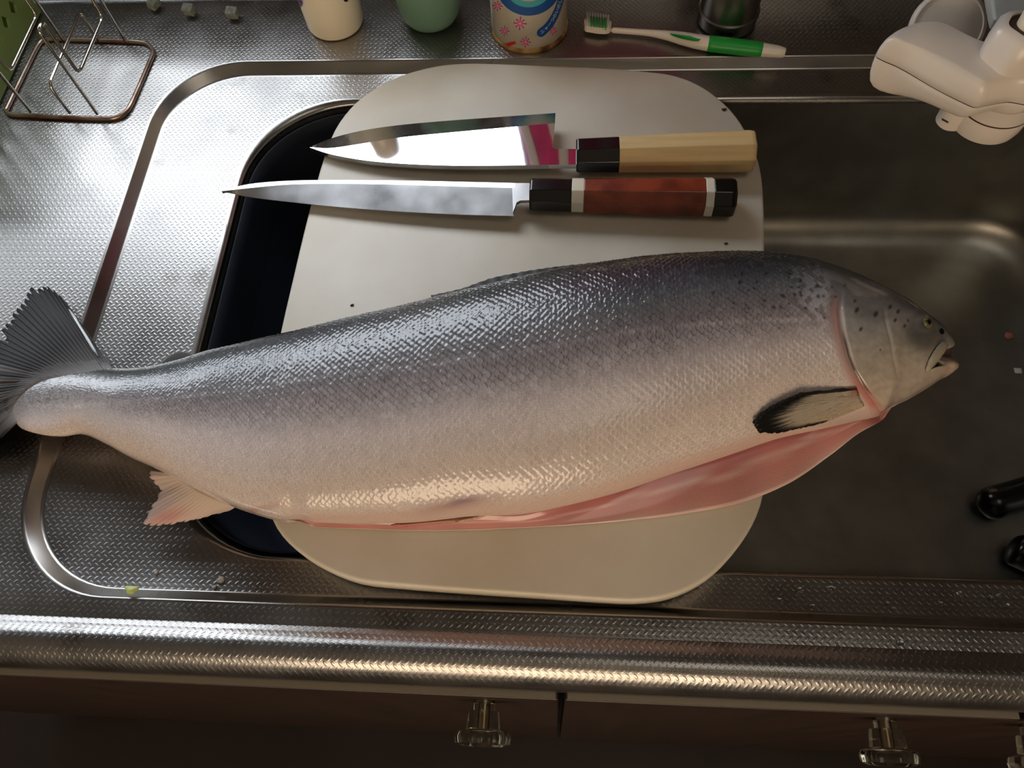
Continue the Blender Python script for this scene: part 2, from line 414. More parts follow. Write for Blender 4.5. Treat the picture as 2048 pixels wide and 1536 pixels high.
# ------------------------------------------------------------------ dish tub under the board
tub = empty('dish_tub', (-.09, .28, -.12), 'dark navy plastic dish tub sunk in the basin under the cutting board', 'tub')
T = []
for (ins, z, r) in [(0, -.016, .074), (.001, -.016, .074), (.002, -.03, .073), (.006, -.09, .066), (.012, -.115, .06), (.022, -.127, .05), (.036, -.132, .04), (.06, -.133, .03)]:
    T.append(rrect(-.2405+ins, .07-ins, .1035+ins, .4545-ins, r+.002, z))
v, f = loft(T, True, False, True)
inner = mesh('tub_wall', v, f, M['navy'], tub)
T = []
for (ins, z, r) in [(0, -.016, .074), (.0015, -.05, .073), (.016, -.125, .055), (.03, -.138, .05)]: T.append(rrect(-.2405+ins, .07-ins, .1035+ins, .4545-ins, r+.002, z))
v, f = loft(T, True, False, True); mesh('tub_shell', v, [q[::-1] for q in f], M['navy'], tub)

# ------------------------------------------------------------------ cutting board
BT = .006
bp = [(930, 125), (870, 131), (800, 150), (740, 181), (700, 215), (668, 260), (645, 320), (628, 380), (605, 470), (585, 555), (563, 650), (545, 740), (532, 830), (525, 930), (532, 1000), (552, 1055), (590, 1098), (645, 1134), (715, 1161), (800, 1171), (930, 1181), (1080, 1191), (1180, 1198), (1270, 1202), (1340, 1192), (1400, 1166), (1450, 1126), (1495, 1068), (1522, 1010), (1531, 950), (1533, 850), (1532, 700), (1530, 500), (1528, 400), (1521, 335), (1505, 288), (1482, 244), (1450, 206), (1405, 172), (1355, 151), (1300, 142), (1200, 134), (1100, 130), (1000, 126)]
out = [tuple(P(x, y, BT)[:2]) for x, y in cr(bp, 3, True)][::-1]
cb = prism('cutting_board', out, -.0072, BT, M['board'], None, .0022, 3)
tag(cb, 'off-white plastic cutting board with big rounded corners bridging the sink', 'cutting board')

# ------------------------------------------------------------------ the fish
def PV(px, py, z):
    d = ((px-1024)/F)[..., None]*CR - ((py-768)/F)[..., None]*CU + CW
    t = (z-H)/d[..., 2]
    return np.array([0, 0, H]) + t[..., None]*d
# station: dorsal pixel, upper belly edge pixel, lower belly edge pixel, thickness, height of the underside
ST = [(18, 790, 26, 836, 0, 0, .003, .0125), (45, 764, 43, 857, 0, 0, .0062, .011), (85, 747, 80, 869, 0, 0, .0105, .0095), (130, 737, 120, 873, 0, 0, .0155, .008),
      (180, 735, 162, 868, 0, 0, .0208, .0068), (225, 737, 205, 886, 0, 0, .0265, .006), (270, 738, 250, 911, 0, 0, .031, .006), (320, 732, 300, 933, 0, 0, .034, .006),
      (370, 719, 350, 957, 0, 0, .037, .006), (430, 701, 410, 989, 0, 0, .041, .006), (500, 684, 480, 1018, 0, 0, .045, .006), (580, 666, 562, 1040, 0, 0, .050, .006),
      (650, 649, 630, 1044, 626, 1053, .054, .006), (750, 625, 735, 1047, 731, 1058, .058, .006), (850, 601, 840, 1044, 836, 1061, .062, .006), (950, 576, 945, 1033, 941, 1060, .065, .006),
      (1050, 552, 1050, 1027, 1050, 1055, .067, .006), (1150, 532, 1155, 1006, 1156, 1049, .068, .006), (1250, 517, 1260, 977, 1263, 1040, .068, .006), (1350, 507, 1365, 942, 1371, 1027, .067, .006),
      (1450, 503, 1470, 906, 1482, 1005, .066, .006), (1530, 506, 1560, 876, 1577, 967, .064, .007), (1600, 517, 1640, 858, 1656, 914, .062, .008), (1660, 536, 1703, 845, 1714, 869, .060, .009),
      (1710, 558, 1758, 832, 1766, 839, .057, .010), (1755, 581, 1800, 808, 0, 0, .052, .012), (1795, 604, 1835, 791, 0, 0, .046, .015), (1830, 628, 1864, 774, 0, 0, .039, .018),
      (1860, 649, 1887, 759, 0, 0, .031, .021), (1882, 670, 1904, 749, 0, 0, .022, .025), (1895, 690, 1915, 739, 0, 0, .011, .030)]
ST = np.array(ST, float)
ST[:, 7] += .0006
gap = (ST[:, 4] > 0).astype(float)
no = gap == 0
ST[no, 4] = ST[no, 2]; ST[no, 5] = ST[no, 3]
STG = cr(np.column_stack([ST, gap]), 60)
mid = (STG[:, 0:2]+STG[:, 2:4])/2
cum = np.concatenate([[0], np.cumsum(np.linalg.norm(np.diff(mid, axis=0), axis=1))])
NS = 1050
tt = np.linspace(0, cum[-1], NS)
G = np.column_stack([np.interp(tt, cum, STG[:, k]) for k in range(9)])
Dp, Up, Lp, Tk, zb, gp = G[:, 0:2].copy(), G[:, 2:4].copy(), G[:, 4:6].copy(), G[:, 6], G[:, 7], np.clip(G[:, 8], 0, 1)
gz = np.convolve(np.pad(gp, 110, mode='edge'), np.hanning(221)/np.hanning(221).sum(), 'valid')
NT, NC, NB = 270, 24, 36
phi = np.linspace(0, math.pi, NT); pw = 2.25
Xp = np.sign(np.cos(phi))*np.abs(np.cos(phi))**(2/pw); Zp = np.sin(phi)**(2/pw)
def sections(Dp, Up, Lp):
    zm = zb+Tk*.5; zU = zb+Tk*(.5-.14*gz); zT = zb+Tk; zL = zU*(1-gp)+(zb+.007)*gp-.0004
    D3 = PV(Dp[:, 0], Dp[:, 1], zm); U3 = PV(Up[:, 0], Up[:, 1], zU); L3 = PV(Lp[:, 0], Lp[:, 1], zL)
    vec = U3-D3; vec[:, 2] = 0; wU = np.linalg.norm(vec, axis=1); e = vec/wU[:, None]
    top = D3[:, None, :] + vec[:, None, :]*((1-Xp)/2)[None, :, None]
    base = np.where(Xp[None, :] > 0, zm[:, None], zU[:, None])
    top[:, :, 2] = base+(zT[:, None]-base)*Zp[None, :]
    # cavity: flap lip, then the hollow, then the inner face of the lower flap
    g = np.linalg.norm(L3[:, :2]-U3[:, :2], axis=1)
    a = U3-e*(.0012*gp)[:, None]-np.array([0, 0, 1.])*(.0042*gp+.0001)[:, None]
    c = U3-e*(1.6*g*gp+.006*gp)[:, None]; c[:, 2] = zb+.014*gp+(zU-zb)*(1-gp)
    c2 = U3*.35+L3*.65-e*(.3*g)[:, None]; c2[:, 2] = np.minimum(zL, zb+.006)
    t = np.linspace(0, 1, NC)[None, :, None]
    cav = (1-t)**3*a[:, None]+3*(1-t)**2*t*c[:, None]+3*(1-t)*t*t*c2[:, None]+t**3*L3[:, None]
    # underside from the lower lip back to the dorsal edge
    phb = np.linspace(math.pi, 2*math.pi, NB+2)[1:-1]; pb_ = 2.5
    Xb = np.sign(np.cos(phb))*np.abs(np.cos(phb))**(2/pb_); Zb = -np.abs(np.sin(phb))**(2/pb_)
    vl = L3-D3; vl[:, 2] = 0
    bot = D3[:, None, :]+vl[:, None, :]*((1-Xb)/2)[None, :, None]
    base = np.where(Xb[None, :] > 0, zm[:, None], zL[:, None])
    bot[:, :, 2] = base+(base-zb[:, None])*Zb[None, :]
    return top, cav, bot
# push the outline in so that the silhouette of the rounded body, not its widest line, follows the traced outline
dirD = Dp-Up; dirD /= np.linalg.norm(dirD, axis=1)[:, None]
D0, U0, L0 = Dp.copy(), Up.copy(), Lp.copy()
for it in range(4):
    top, cav, bot = sections(Dp, Up, Lp)
    q = PJ(np.concatenate([top, bot], 1)); s = np.einsum('ijk,ik->ij', q, dirD)
    eD = s.max(1)-np.einsum('ik,ik->i', D0, dirD)
    eU = np.einsum('ik,ik->i', U0, dirD)-s.min(1)
    sm = lambda x: np.convolve(np.pad(x, 12, mode='edge'), np.ones(25)/25, 'valid')
    eD = sm(eD); eU = sm(eU)*(1-gp)
    Dp = Dp-dirD*eD[:, None]; Up = Up+dirD*eU[:, None]; Lp = Lp+dirD*eU[:, None]
top, cav, bot = sections(Dp, Up, Lp)
pxy = PJ(top)
# ---- scales: shingles that overlap towards the tail
arc = np.concatenate([np.zeros((NS, 1)), np.cumsum(np.linalg.norm(np.diff(top, axis=1), axis=2), 1)], 1)
wid = arc[:, -1]; NR = 39.0
Bc = arc/wid[:, None]*NR
stepl = np.linalg.norm(np.diff(top[:, NT//2], axis=0), axis=1)
Ac = -np.concatenate([[0], np.cumsum(stepl/(.5*(wid[1:]+wid[:-1])/NR))])[:, None]*np.ones((1, NT))
jit = rng.random((4096, 128, 3))
bestA = np.full(Ac.shape, 1e9); qv = np.ones(Ac.shape); dA = np.zeros(Ac.shape); dB = np.zeros(Ac.shape); rk = np.zeros(Ac.shape+(3,))
for dj in (-1, 0, 1, 2):
    j = np.floor(2*Bc).astype(int)+dj; off = .5*(j % 2)
    i0 = np.floor(Ac-off).astype(int)
    for di in (-1, 0, 1):
        i = i0+di; r = jit[i % 4096, j % 128]
        ak = i+off+(r[..., 0]-.5)*.14; bk = .5*j+(r[..., 1]-.5)*.07
        a = Ac-ak; b = Bc-bk
        q = np.sqrt((a/.80)**2+(b/.62)**2)
        ok = (q < 1) & (ak < bestA)
        bestA = np.where(ok, ak, bestA); qv = np.where(ok, q, qv); dA = np.where(ok, a, dA); dB = np.where(ok, b, dB)
        rk = np.where(ok[..., None], r, rk)
PX, PY = pxy[..., 0], pxy[..., 1]
xop = np.interp(PY, [500, 540, 575, 620, 660, 710, 740, 770, 800, 835, 900], [1650, 1668, 1687, 1684, 1688, 1700, 1712, 1730, 1752, 1775, 1800])
sd = PX-xop                                              # >0 : head
ss = lambda x, a, b: (lambda t: t*t*(3-2*t))(np.clip((x-a)/(b-a), 0, 1))
scale_m = 1-ss(sd, -34, -14)
vv = ((1-Xp)/2)[None, :]*np.ones((NS, 1))                # 0 dorsal .. 1 belly
edge_fade = ss(vv, .0, .03)*(1-ss(vv, .97, 1.0))*ss(PX, 22, 60)
hs = (wid/NR)[:, None]*scale_m*edge_fade*(.14*dA+.10*(rk[..., 0]-.5)*dB+.08*(rk[..., 2]-.5)*dA)
hs *= (1-.35*ss(vv, .5, .75))
lumps = (np.sin(Ac*.21+1)*np.sin(Bc*.33+2)+.6*np.sin(Ac*.47+Bc*.29))*.0002*scale_m*ss(PX, 150, 450)
# head relief: gill cover stands proud, cheek plate, eye socket bulge
op = ss(sd, -1.5, 3)*(1-ss(sd, 40, 130))*ss(PY, 560, 600)*(1-ss(PY, 800, 830))*.0004
groove = -np.exp(-((sd+5)/4.5)**2)*ss(PY, 575, 640)*.0008
pre = PX-np.interp(PY, [600, 640, 690, 720, 770], [1764, 1771, 1784, 1787, 1798])
chk = (-np.exp(-(pre/3.5)**2)*.0003+ss(pre, 0, 6)*(1-ss(pre, 6, 60))*.0002)*ss(PY, 610, 640)*(1-ss(PY, 735, 770))
soc = np.exp(-(((PX-1850)/17)**2+((PY-648)/15)**2)**2)*.0008
# mouth: a slit that runs in from the snout between the jaws
mx_, my_ = PX-1868, PY-(727-.0*PX)
slit_y = np.interp(PX, [1850, 1870, 1900, 1920], [742, 727, 711, 707])
slit = np.exp(-((PY-slit_y)/np.interp(PX, [1850, 1875, 1900], [2, 5, 11]))**2)*ss(PX, 1848, 1875)
mouth = -slit*.009
# body normals on the grid
gu = np.gradient(top, axis=0); gv = np.gradient(top, axis=1)
nr = np.cross(gu, gv); nr /= np.linalg.norm(nr, axis=2)[..., None]+1e-12
nr *= np.sign(nr[:, NT//2, 2].mean())
disp = hs+lumps+op+groove+chk+soc
top2 = top+nr*disp[..., None]
top2 += (slit*.010*ss(PX, 1885, 1900))[..., None]*np.array([-1., 0, 0])
top2[..., 2] += mouth*(1-ss(PX, 1885, 1900))
# ---- colours (the fish's own: dark back, silver flank, pale belly)
def ramp(x, xs, cs):
    cs = lin(cs); return np.stack([np.interp(x, xs, cs[:, k]) for k in range(3)], -1)
n1 = (np.sin(Ac*.35+Bc*.2)+np.sin(Ac*.13-Bc*.5+1)+np.sin(Ac*.071+2))/3
vj = vv+.018*n1+.02*(rk[..., 0]-.5)
C = ramp(vj, [0, .08, .16, .23, .30, .37, .45, .52, .60, .70, .85, 1],
         [(18, 20, 24), (22, 25, 29), (32, 36, 42), (56, 60, 66), (86, 88, 92), (108, 105, 107), (124, 116, 117), (148, 137, 136), (178, 167, 166), (204, 192, 189), (216, 204, 200), (222, 208, 202)])
mid_z = ss(vv, .03, .12)*(1-ss(vv, .54, .70)); bel = ss(vv, .50, .66)
post = (qv > .80) & (dA > -.15)
edge = ss(qv, .74, .97)*(dA > -.25)*scale_m*edge_fade
C *= (1+.22*(rk[..., 2:3]-.5)*mid_z[..., None])
C *= (1-.74*(edge*mid_z)[..., None]*(.6+.5*rk[..., 1:2]))
fin_n = (np.sin(PX*.83+PY*.31+4*rk[..., 0])*np.sin(PX*.37-PY*.71+3*rk[..., 1])+.7*np.sin(PX*1.3-PY*1.1+5*rk[..., 2])*np.sin(PY*1.23+PX*.2))
speck = np.clip(fin_n, -1, 1)*bel*scale_m
C *= 1+(np.where(speck > 0, .16, .17)*speck)[..., None]+.14*((edge*bel*(rk[..., 2] > .45))[..., None])-.08*((bel*scale_m*(rk[..., 1] > .7)*(qv < .75))[..., None])
sparkle = (bel*.5+mid_z*.35)*(rk[..., 0] > .86)*scale_m  # random scales lightened, their sparkle put into the colour
C = C+(sparkle*.05)[..., None]
def yl(x): return np.interp(x, [0, 150, 300, 500, 650, 830, 1000, 1100, 1300, 1500, 1680], [810, 812, 800, 778, 752, 733, 710, 690, 657, 640, 640])
lat = np.exp(-((PY-yl(PX))/5.0)**2)*scale_m*(.3+.7*(np.sin(Ac*1.7)+np.sin(Ac*.6) > -.3))
C = C*(1+.42*lat[..., None])
# tail peduncle: silver wash
ped = (1-ss(PX, 120, 330))*ss(vv, .10, .30)*(1-ss(vv, .66, .9))*(.35+.65*(rk[..., 2] > .3))
C = C*(1-ped[..., None]*.75)+lin((166, 163, 163))*(ped*.75)[..., None]
pspk = (1-ss(PX, 60, 330))*(1-ss(vv, .5, .8))*(rk[..., 1] > .55)*scale_m
C = C*(1-.4*pspk[..., None])
tip_ = (1-ss(PX, 24, 70))*.6
C = C*(1-tip_[..., None])+lin((92, 88, 86))*tip_[..., None]
# shoulder glints: bright sparkle added to the colour of random scales
sh = np.exp(-(((PX-1640)/55)**2+((PY-610)/60)**2))*scale_m*(rk[..., 1] > .4)
C = C+(sh*.20)[..., None]
# head
hm = ss(sd, -12, 2)[..., None]
Hc = ramp(vv+.03*np.sin(PX/23)+.02*np.sin(PY/11), [0, .07, .16, .3, .42, .55, .75, 1], [(24, 26, 27), (30, 32, 33), (52, 53, 53), (90, 86, 85), (134, 128, 123), (156, 151, 144), (168, 160, 148), (184, 170, 156)])
dk = (np.exp(-(((PX-1845)/38)**2+((PY-672-(PX-1845)*.2)/34)**2)**2)*.75)[..., None]
Hc = Hc*(1-dk)+lin((62, 66, 66))*dk
dk = (np.exp(-(((PX-1740)/34)**2+((PY-628)/22)**2))*.55)[..., None]
Hc = Hc*(1-dk)+lin((72, 70, 74))*dk
mot = (np.sin(PX*.11+PY*.05+2*np.sin(PY*.09))*np.sin(PX*.05-PY*.13+1.5*np.sin(PX*.07))+.7*np.sin(PX*.23+2*np.sin(PY*.17))*np.sin(PY*.19+2*np.sin(PX*.13)))[..., None]
Hc = Hc*(1+.10*mot)
jaw = (ss(PX+PY, 2600, 2660)*ss(PX, 1840, 1880))[..., None]
Hc = Hc*(1-.6*jaw)+lin((196, 166, 138))*(.6*jaw)
C = C*(1-hm)+Hc*hm
pinkb = (np.exp(-((sd+14)/11)**2)*ss(PY, 570, 640))[..., None]*.75
C = C*(1-pinkb)+lin((186, 140, 130))*pinkb
pinkb = (np.exp(-((sd+12)/13)**2)*ss(PY, 735, 780))[..., None]*.8
C = C*(1-pinkb)+lin((204, 122, 112))*pinkb
gl = (np.exp(-((sd+2.5)/2.8)**2)*ss(PY, 640, 690)*(1-ss(PY, 775, 800)))[..., None]
C = C*(1-gl*.92)+lin((48, 14, 12))*gl*.92
wl = (np.exp(-((sd-2.5)/1.8)**2)*ss(PY, 610, 640)*(1-ss(PY, 715, 735)))[..., None]*.7
C = C*(1-wl)+lin((196, 186, 172))*wl
wl = (np.exp(-((pre)/1.6)**2)*ss(PY, 636, 645)*(1-ss(PY, 712, 725)))[..., None]*.6
C = C*(1-wl)+lin((206, 194, 172))*wl
sl = (slit*ss(PX, 1852, 1870))[..., None]
C = C*(1-sl*.85)+lin((84, 40, 36))*sl*.85
for (sx_, sy_, r_) in [(1709, 603, 4), (1713, 621, 6.5), (1751, 629, 6.5), (1780, 614, 5), (1796, 623, 5), (1790, 641, 4.5), (1721, 659, 5), (1809, 652, 4), (1816, 641, 3), (1760, 700, 2.5), (1690, 570, 4)]:
    d = np.exp(-(((PX-sx_+.35*(PY-sy_))/(r_*.72))**2+((PY-sy_)/r_)**2)**2)[..., None]*.9
    C = C*(1-d)+lin((14, 14, 15))*d
rs = random.Random(3)
for k in range(52):
    sx_ = rs.uniform(1420, 1672); sy_ = np.interp(sx_, [1400, 1530, 1672], [512, 518, 556])+abs(rs.gauss(0, 1))*48+6; r_ = rs.uniform(2, 4.2)
    d = np.exp(-(((PX-sx_)/r_)**2+((PY-sy_)/(r_*.9))**2)**2)[..., None]*.8
    C = C*(1-d)+lin((16, 17, 19))*d
# bruised skin round the pelvic fin base and the vent
for (sx_, sy_, a_, b_, c_, k_) in [(905, 1012, 75, 13, (150, 92, 98), .65), (925, 1003, 26, 6, (120, 96, 132), .6), (500, 1022, 60, 6, (176, 112, 96), .5), (1690, 790, 18, 9, (120, 30, 28), .8)]:
    d = np.exp(-(((PX-sx_)/a_)**2+((PY-sy_+(PX-sx_)*.22)/b_)**2))[..., None]*k_
    C = C*(1-d)+lin(c_)*d
# pale skin edge along the cut
ed = (ss(vv, .965, .995)*gp[:, None])[..., None]*.6
C = C*(1-ed)+lin((216, 180, 166))*ed
# cavity flesh
tc_ = np.linspace(0, 1, NC)[None, :]*np.ones((NS, 1))
xs_ = np.linspace(0, 1, NS)[:, None]
tj = tc_+.025*np.sin(xs_*31)+.012*np.sin(xs_*97+1)
Cc = ramp(tj, [0, .15, .45, .66, .70, .74, .9, 1], [(196, 134, 128), (150, 62, 64), (180, 100, 100), (200, 128, 124), (228, 188, 178), (208, 138, 130), (222, 160, 150), (234, 200, 190)])
Cc *= (1+.10*np.sin(xs_*33+tc_*5)*np.sin(xs_*71-tc_*3))[..., None]
rt_ = (ss(Up[:, 0], 1715, 1752)*.8)[:, None, None]
Cc = Cc*(1-rt_)+lin((128, 34, 34))*rt_
gpc = gp[:, None, None]
Cc = Cc*gpc+C[:, -1:, :]*(1-gpc)
Cb = np.broadcast_to(lin((206, 186, 170)), bot.shape)*np.ones_like(bot)
kf = np.linspace(1, 0, NB)[None, :, None]
Cb = Cb*np.clip(kf*1.6, 0, 1)+lin((40, 44, 50))*(1-np.clip(kf*1.6, 0, 1))
allv = np.concatenate([top2, cav, bot], 1); allc = np.clip(np.concatenate([C, Cc, Cb], 1), .004, .95)
NV = allv.shape[1]
iu = np.arange(NS-1)[:, None]*NV; jv = np.arange(NV)[None, :]; jn = (jv+1) % NV
quads = np.stack([iu+jv, iu+jn, iu+NV+jn, iu+NV+jv], -1).reshape(-1, 4)
me = bpy.data.meshes.new('body')
nvt = NS*NV+2
co = np.concatenate([allv.reshape(-1, 3), allv[0].mean(0)[None], allv[-1].mean(0)[None]])
tris = np.concatenate([np.stack([np.full(NV, NS*NV), jn[0], jv[0]], -1), np.stack([np.full(NV, NS*NV+1), (NS-1)*NV+jv[0], (NS-1)*NV+jn[0]], -1)])
me.vertices.add(nvt); me.vertices.foreach_set('co', co.astype(np.float32).ravel())
loopv = np.concatenate([quads.ravel(), tris.ravel()]); me.loops.add(len(loopv)); me.loops.foreach_set('vertex_index', loopv.astype(np.int32))
nq, ntr = len(quads), len(tris)
me.polygons.add(nq+ntr)
me.polygons.foreach_set('loop_start', np.concatenate([np.arange(nq)*4, nq*4+np.arange(ntr)*3]).astype(np.int32))
me.polygons.foreach_set('loop_total', np.concatenate([np.full(nq, 4), np.full(ntr, 3)]).astype(np.int32))
me.update(calc_edges=True); me.validate()
fish = empty('salmon', (0, .25, BT), 'whole gutted salmon with slit pink belly lying across the cutting board', 'fish')
M['skin'] = vcol('salmon_skin', .42, .45, coat=1.0, coat_rough=.10, bump=.12, bscale=900)
M['fin'] = vcol('fin_membrane', .55, .18, coat=.04, bump=.15, bscale=500)
M['plate'] = vcol('head_plate', .36, .5, coat=.3, bump=.1, bscale=500)
body = link('body', me, M['skin'], fish)
setcol(body, np.concatenate([allc.reshape(-1, 3), allc[0].mean(0)[None], lin((120, 60, 56))[None]]))
vis = np.einsum('ijk,ijk->ij', nr, np.array([0, 0, H])-top) > 0
SPX = pxy[vis]; S3 = top2[vis]; SN = nr[vis]
def surf(px, py, off=0.0):
    k = np.argmin((SPX[:, 0]-px)**2+(SPX[:, 1]-py)**2)
    return S3[k]+SN[k]*off
def ray_at(px, py, z): return P(px, py, z)
def fin(name, base, tip, zfun, colf, parent, nrays=40, nt=24, th=.0009, fray=.03, ripple=.0006, seed=1):
    r = random.Random(seed)
    B = cr(base, 8); T_ = cr(tip, 8)
    def rs_(c, k):
        s = np.concatenate([[0], np.cumsum(np.linalg.norm(np.diff(c, axis=0), axis=1))]); u = np.linspace(0, s[-1], k)
        return np.column_stack([np.interp(u, s, c[:, 0]), np.interp(u, s, c[:, 1])])
    n = nrays*4
    B = rs_(B, n); T_ = rs_(T_, n)
    ln = []
    cur = 1
    for i in range(n):
        if i % 4 == 0: cur = 1-abs(r.gauss(0, fray))
        ln.append(cur-(fray*1.4 if i % 4 == 3 else 0))
    v = []; c = []
    for i in range(n):
        for j in range(nt+1):
            t = j/nt*ln[i]; p = B[i]*(1-t)+T_[i]*t
            z = zfun(p[0], p[1], t, i/(n-1))
            q = P(p[0], p[1], z)
            q[2] += ripple*math.cos(2*math.pi*i/4)*min(1, t*3)
            v.append(q); c.append(lin(colf(t, i/(n-1), i)))
    f = [(i*(nt+1)+j, i*(nt+1)+j+1, (i+1)*(nt+1)+j+1, (i+1)*(nt+1)+j) for i in range(n-1) for j in range(nt)]
    o = mesh(name, v, f, M['fin'], parent); setcol(o, np.array(c))
    so = o.modifiers.new('so', 'SOLIDIFY'); so.thickness = th; so.offset = 0
    return o
mixc = lambda a, b, t: tuple(x+(y-x)*t for x, y in zip(a, b))
def c_tail(t, u, i):
    k = .5+.5*math.sin(i*1.9)*math.sin(i*.37+t*3)
    c = mixc((140, 136, 134), (30, 28, 27), min(1, t*2.6))
    c = mixc(c, (54, 50, 47), .45*k*(1-abs(t-.5)))
    c = mixc(c, (9, 9, 10), max(0, (t-.66)/.34))
    if u > .45: c = mixc(c, (26, 26, 30) if (i//6) % 3 == 0 else (128, 122, 116), .55*min(1, t*1.5))
    return c
def z_tail(x, y, t, u):
    d = (SPX[:, 0]-x)**2+(SPX[:, 1]-y)**2; k = np.argmin(d)
    z = .0160*(1-t)+(.006 if u < .55 else .004)*t+.003*math.sin(math.pi*t)
    return max(z, S3[k][2]-.0012+.0016*min(1, t/.12)) if d[k] < 16 else z
def flat(z0, z1): return lambda x, y, t, u: z0+(z1-z0)*t
fin('caudal_fin', [(226, 740), (185, 749), (135, 755), (90, 764), (54, 784), (36, 806), (30, 824), (34, 844)],
    [(128, 598), (112, 583), (82, 568), (60, 574), (44, 596), (20, 636), (-10, 672), (-70, 740), (-95, 800), (-100, 860), (-115, 930), (-90, 945), (-40, 915)], z_tail, c_tail, fish, 46, 26, .0011, .04, .00022, 2)
fin('dorsal_fin', [(868, 598), (960, 577), (1060, 554), (1180, 531)], [(862, 592), (925, 578), (985, 557), (1080, 539), (1190, 526)], lambda x, y, t, u: .037-.004*t, lambda t, u, i: mixc((52, 54, 56), (92, 92, 90), .5+.5*math.sin(i*.9)), fish, 20, 6, .001, .02, .0003, 3)
fin('adipose_fin', [(316, 738), (345, 731), (372, 724), (396, 715)], [(318, 734), (340, 714), (362, 705), (394, 713)], lambda x, y, t, u: .020, lambda t, u, i: mixc((56, 58, 58), (92, 90, 84), t), fish, 8, 8, .0022, 0, 0, 4)
fin('anal_fin', [(350, 948), (378, 966), (410, 985), (450, 1004), (470, 1014)], [(300, 941), (296, 952), (306, 962), (314, 976), (318, 990), (312, 1000), (302, 1012), (296, 1030), (284, 1046), (300, 1052), (345, 1048), (400, 1036), (458, 1020)],
    lambda x, y, t, u: .020*(1-t)+.0045*t, lambda t, u, i: mixc(mixc((214, 196, 180), (212, 190, 182), t), (200, 140, 138), .7*math.exp(-(((t-.72)/.25)**2+((u-.5)/.12)**2))), fish, 22, 14, .001, .05, .0002, 5)
def z_on(off): return lambda x, y, t, u: surf(x, y)[2]+off*(.2+t)
fin('pelvic_fin', [(992, 1018), (985, 1024), (960, 1034), (925, 1042)], [(925, 1006), (880, 1022), (830, 1038), (778, 1050), (800, 1052), (860, 1048)], lambda x, y, t, u: .026-.008*t, lambda t, u, i: mixc(mixc((214, 176, 150), (206, 128, 120), t), (150, 108, 132), .6*max(0, 1-u*3)), fish, 12, 12, .0014, .04, .0003, 6)
def c_pec(t, u, i):
    c = mixc((176, 165, 148), (150, 143, 130), t)
    c = mixc(c, (206, 178, 140), max(0, u-.5))
    e = max(0, min(1, (t-(.60+.16*u+.05*math.sin(i*1.7)))/.16)); c = mixc(c, (16, 16, 17), e)
    if u < .09: c = mixc(c, (30, 26, 26), .9)
    if u < .6: c = mixc(c, (130, 40, 34), .75*max(0, 1-t/.14)*(1-u/.6))
    return c
fin('pectoral_fin', [(1712, 776), (1716, 786), (1720, 798), (1728, 812)], [(1600, 787), (1560, 804), (1528, 822), (1512, 836), (1505, 846), (1510, 856), (1520, 866), (1548, 866), (1590, 858), (1640, 846)], z_on(.003), c_pec, fish, 22, 30, .0013, .02, .0002, 7)
# eye
e0 = surf(1852, 648, .0006)
v = []; c = []; f = []
n_ = SN[np.argmin((SPX[:, 0]-1852)**2+(SPX[:, 1]-648)**2)]
eyeN = Vector(n_).normalized(); ex = Vector((1, -.5, 0)); ex = (ex-ex.dot(eyeN)*eyeN).normalized(); ey = eyeN.cross(ex)
def disc(name, rx, ry, dome, off, mat, parent, cen=e0):
    v = [tuple(Vector(tuple(cen))+eyeN*(off+dome))]; f = []; K = 28; R_ = 6
    for r_ in range(1, R_+1):
        for k in range(K):
            a = 2*math.pi*k/K; t = r_/R_
            v.append(tuple(Vector(tuple(cen))+ex*(rx*t*math.cos(a))+ey*(ry*t*math.sin(a))+eyeN*(off+dome*math.sqrt(max(0, 1-t*t)))))
    f = [(0, 1+k, 1+(k+1) % K) for k in range(K)]
    for r_ in range(R_-1): f += bridge(K, 1+r_*K, 1+(r_+1)*K)
    return mesh(name, v, f, mat, parent)
M['iris'] = pbr('olive_gold_iris', (150, 142, 96), .2, .3, c2=(92, 88, 62), vscale=900)
M['pupil'] = pbr('black_pupil', (8, 8, 9), .08)
eye = disc('eye', .0029, .0038, .0012, -.0002, M['iris'], fish)
disc('pupil', .0013, .0021, .0005, .0009, M['pupil'], eye)
# upper jaw bone: a flat strap from the snout down past the mouth corner, and the nostril hollow
def strap(name, pts, wd, th, col, parent, off=.0008):
    c = cr(pts, 6); v = []; f = []; cc = []
    for k, p in enumerate(c):
        a = c[max(0, k-1)]; b = c[min(len(c)-1, k+1)]; d = b-a; d = d/np.linalg.norm(d); nn = np.array([-d[1], d[0]])
        u = k/(len(c)-1); ww = wd*(.55+.45*math.sin(math.pi*min(1, .15+u*.95)))*(1 if 0 < k < len(c)-1 else .4)
        for s_, h_ in ((-1, 0), (-.75, .8), (0, 1), (.75, .8), (1, 0)):
            q = p+nn*s_*ww; b3 = surf(q[0], q[1]); nz = SN[np.argmin((SPX[:, 0]-q[0])**2+(SPX[:, 1]-q[1])**2)]
            v.append(b3+nz*(off+th*h_)); cc.append(lin(col(u, s_)))
    f = [(k*5+j, k*5+j+1, (k+1)*5+j+1, (k+1)*5+j) for k in range(len(c)-1) for j in range(4)]
    o = mesh(name, v, f, M['plate'], parent); setcol(o, np.array(cc)); return o
strap('maxilla', [(1888, 688), (1878, 700), (1868, 715), (1858, 730), (1852, 742)], 9, .0013, lambda u, s_: mixc((146, 140, 124), (176, 168, 146), u), fish)
ns_ = surf(1882, 664, .0004)
disc('nostril', .0016, .0022, .0004, .0003, M['pupil'], fish, ns_)

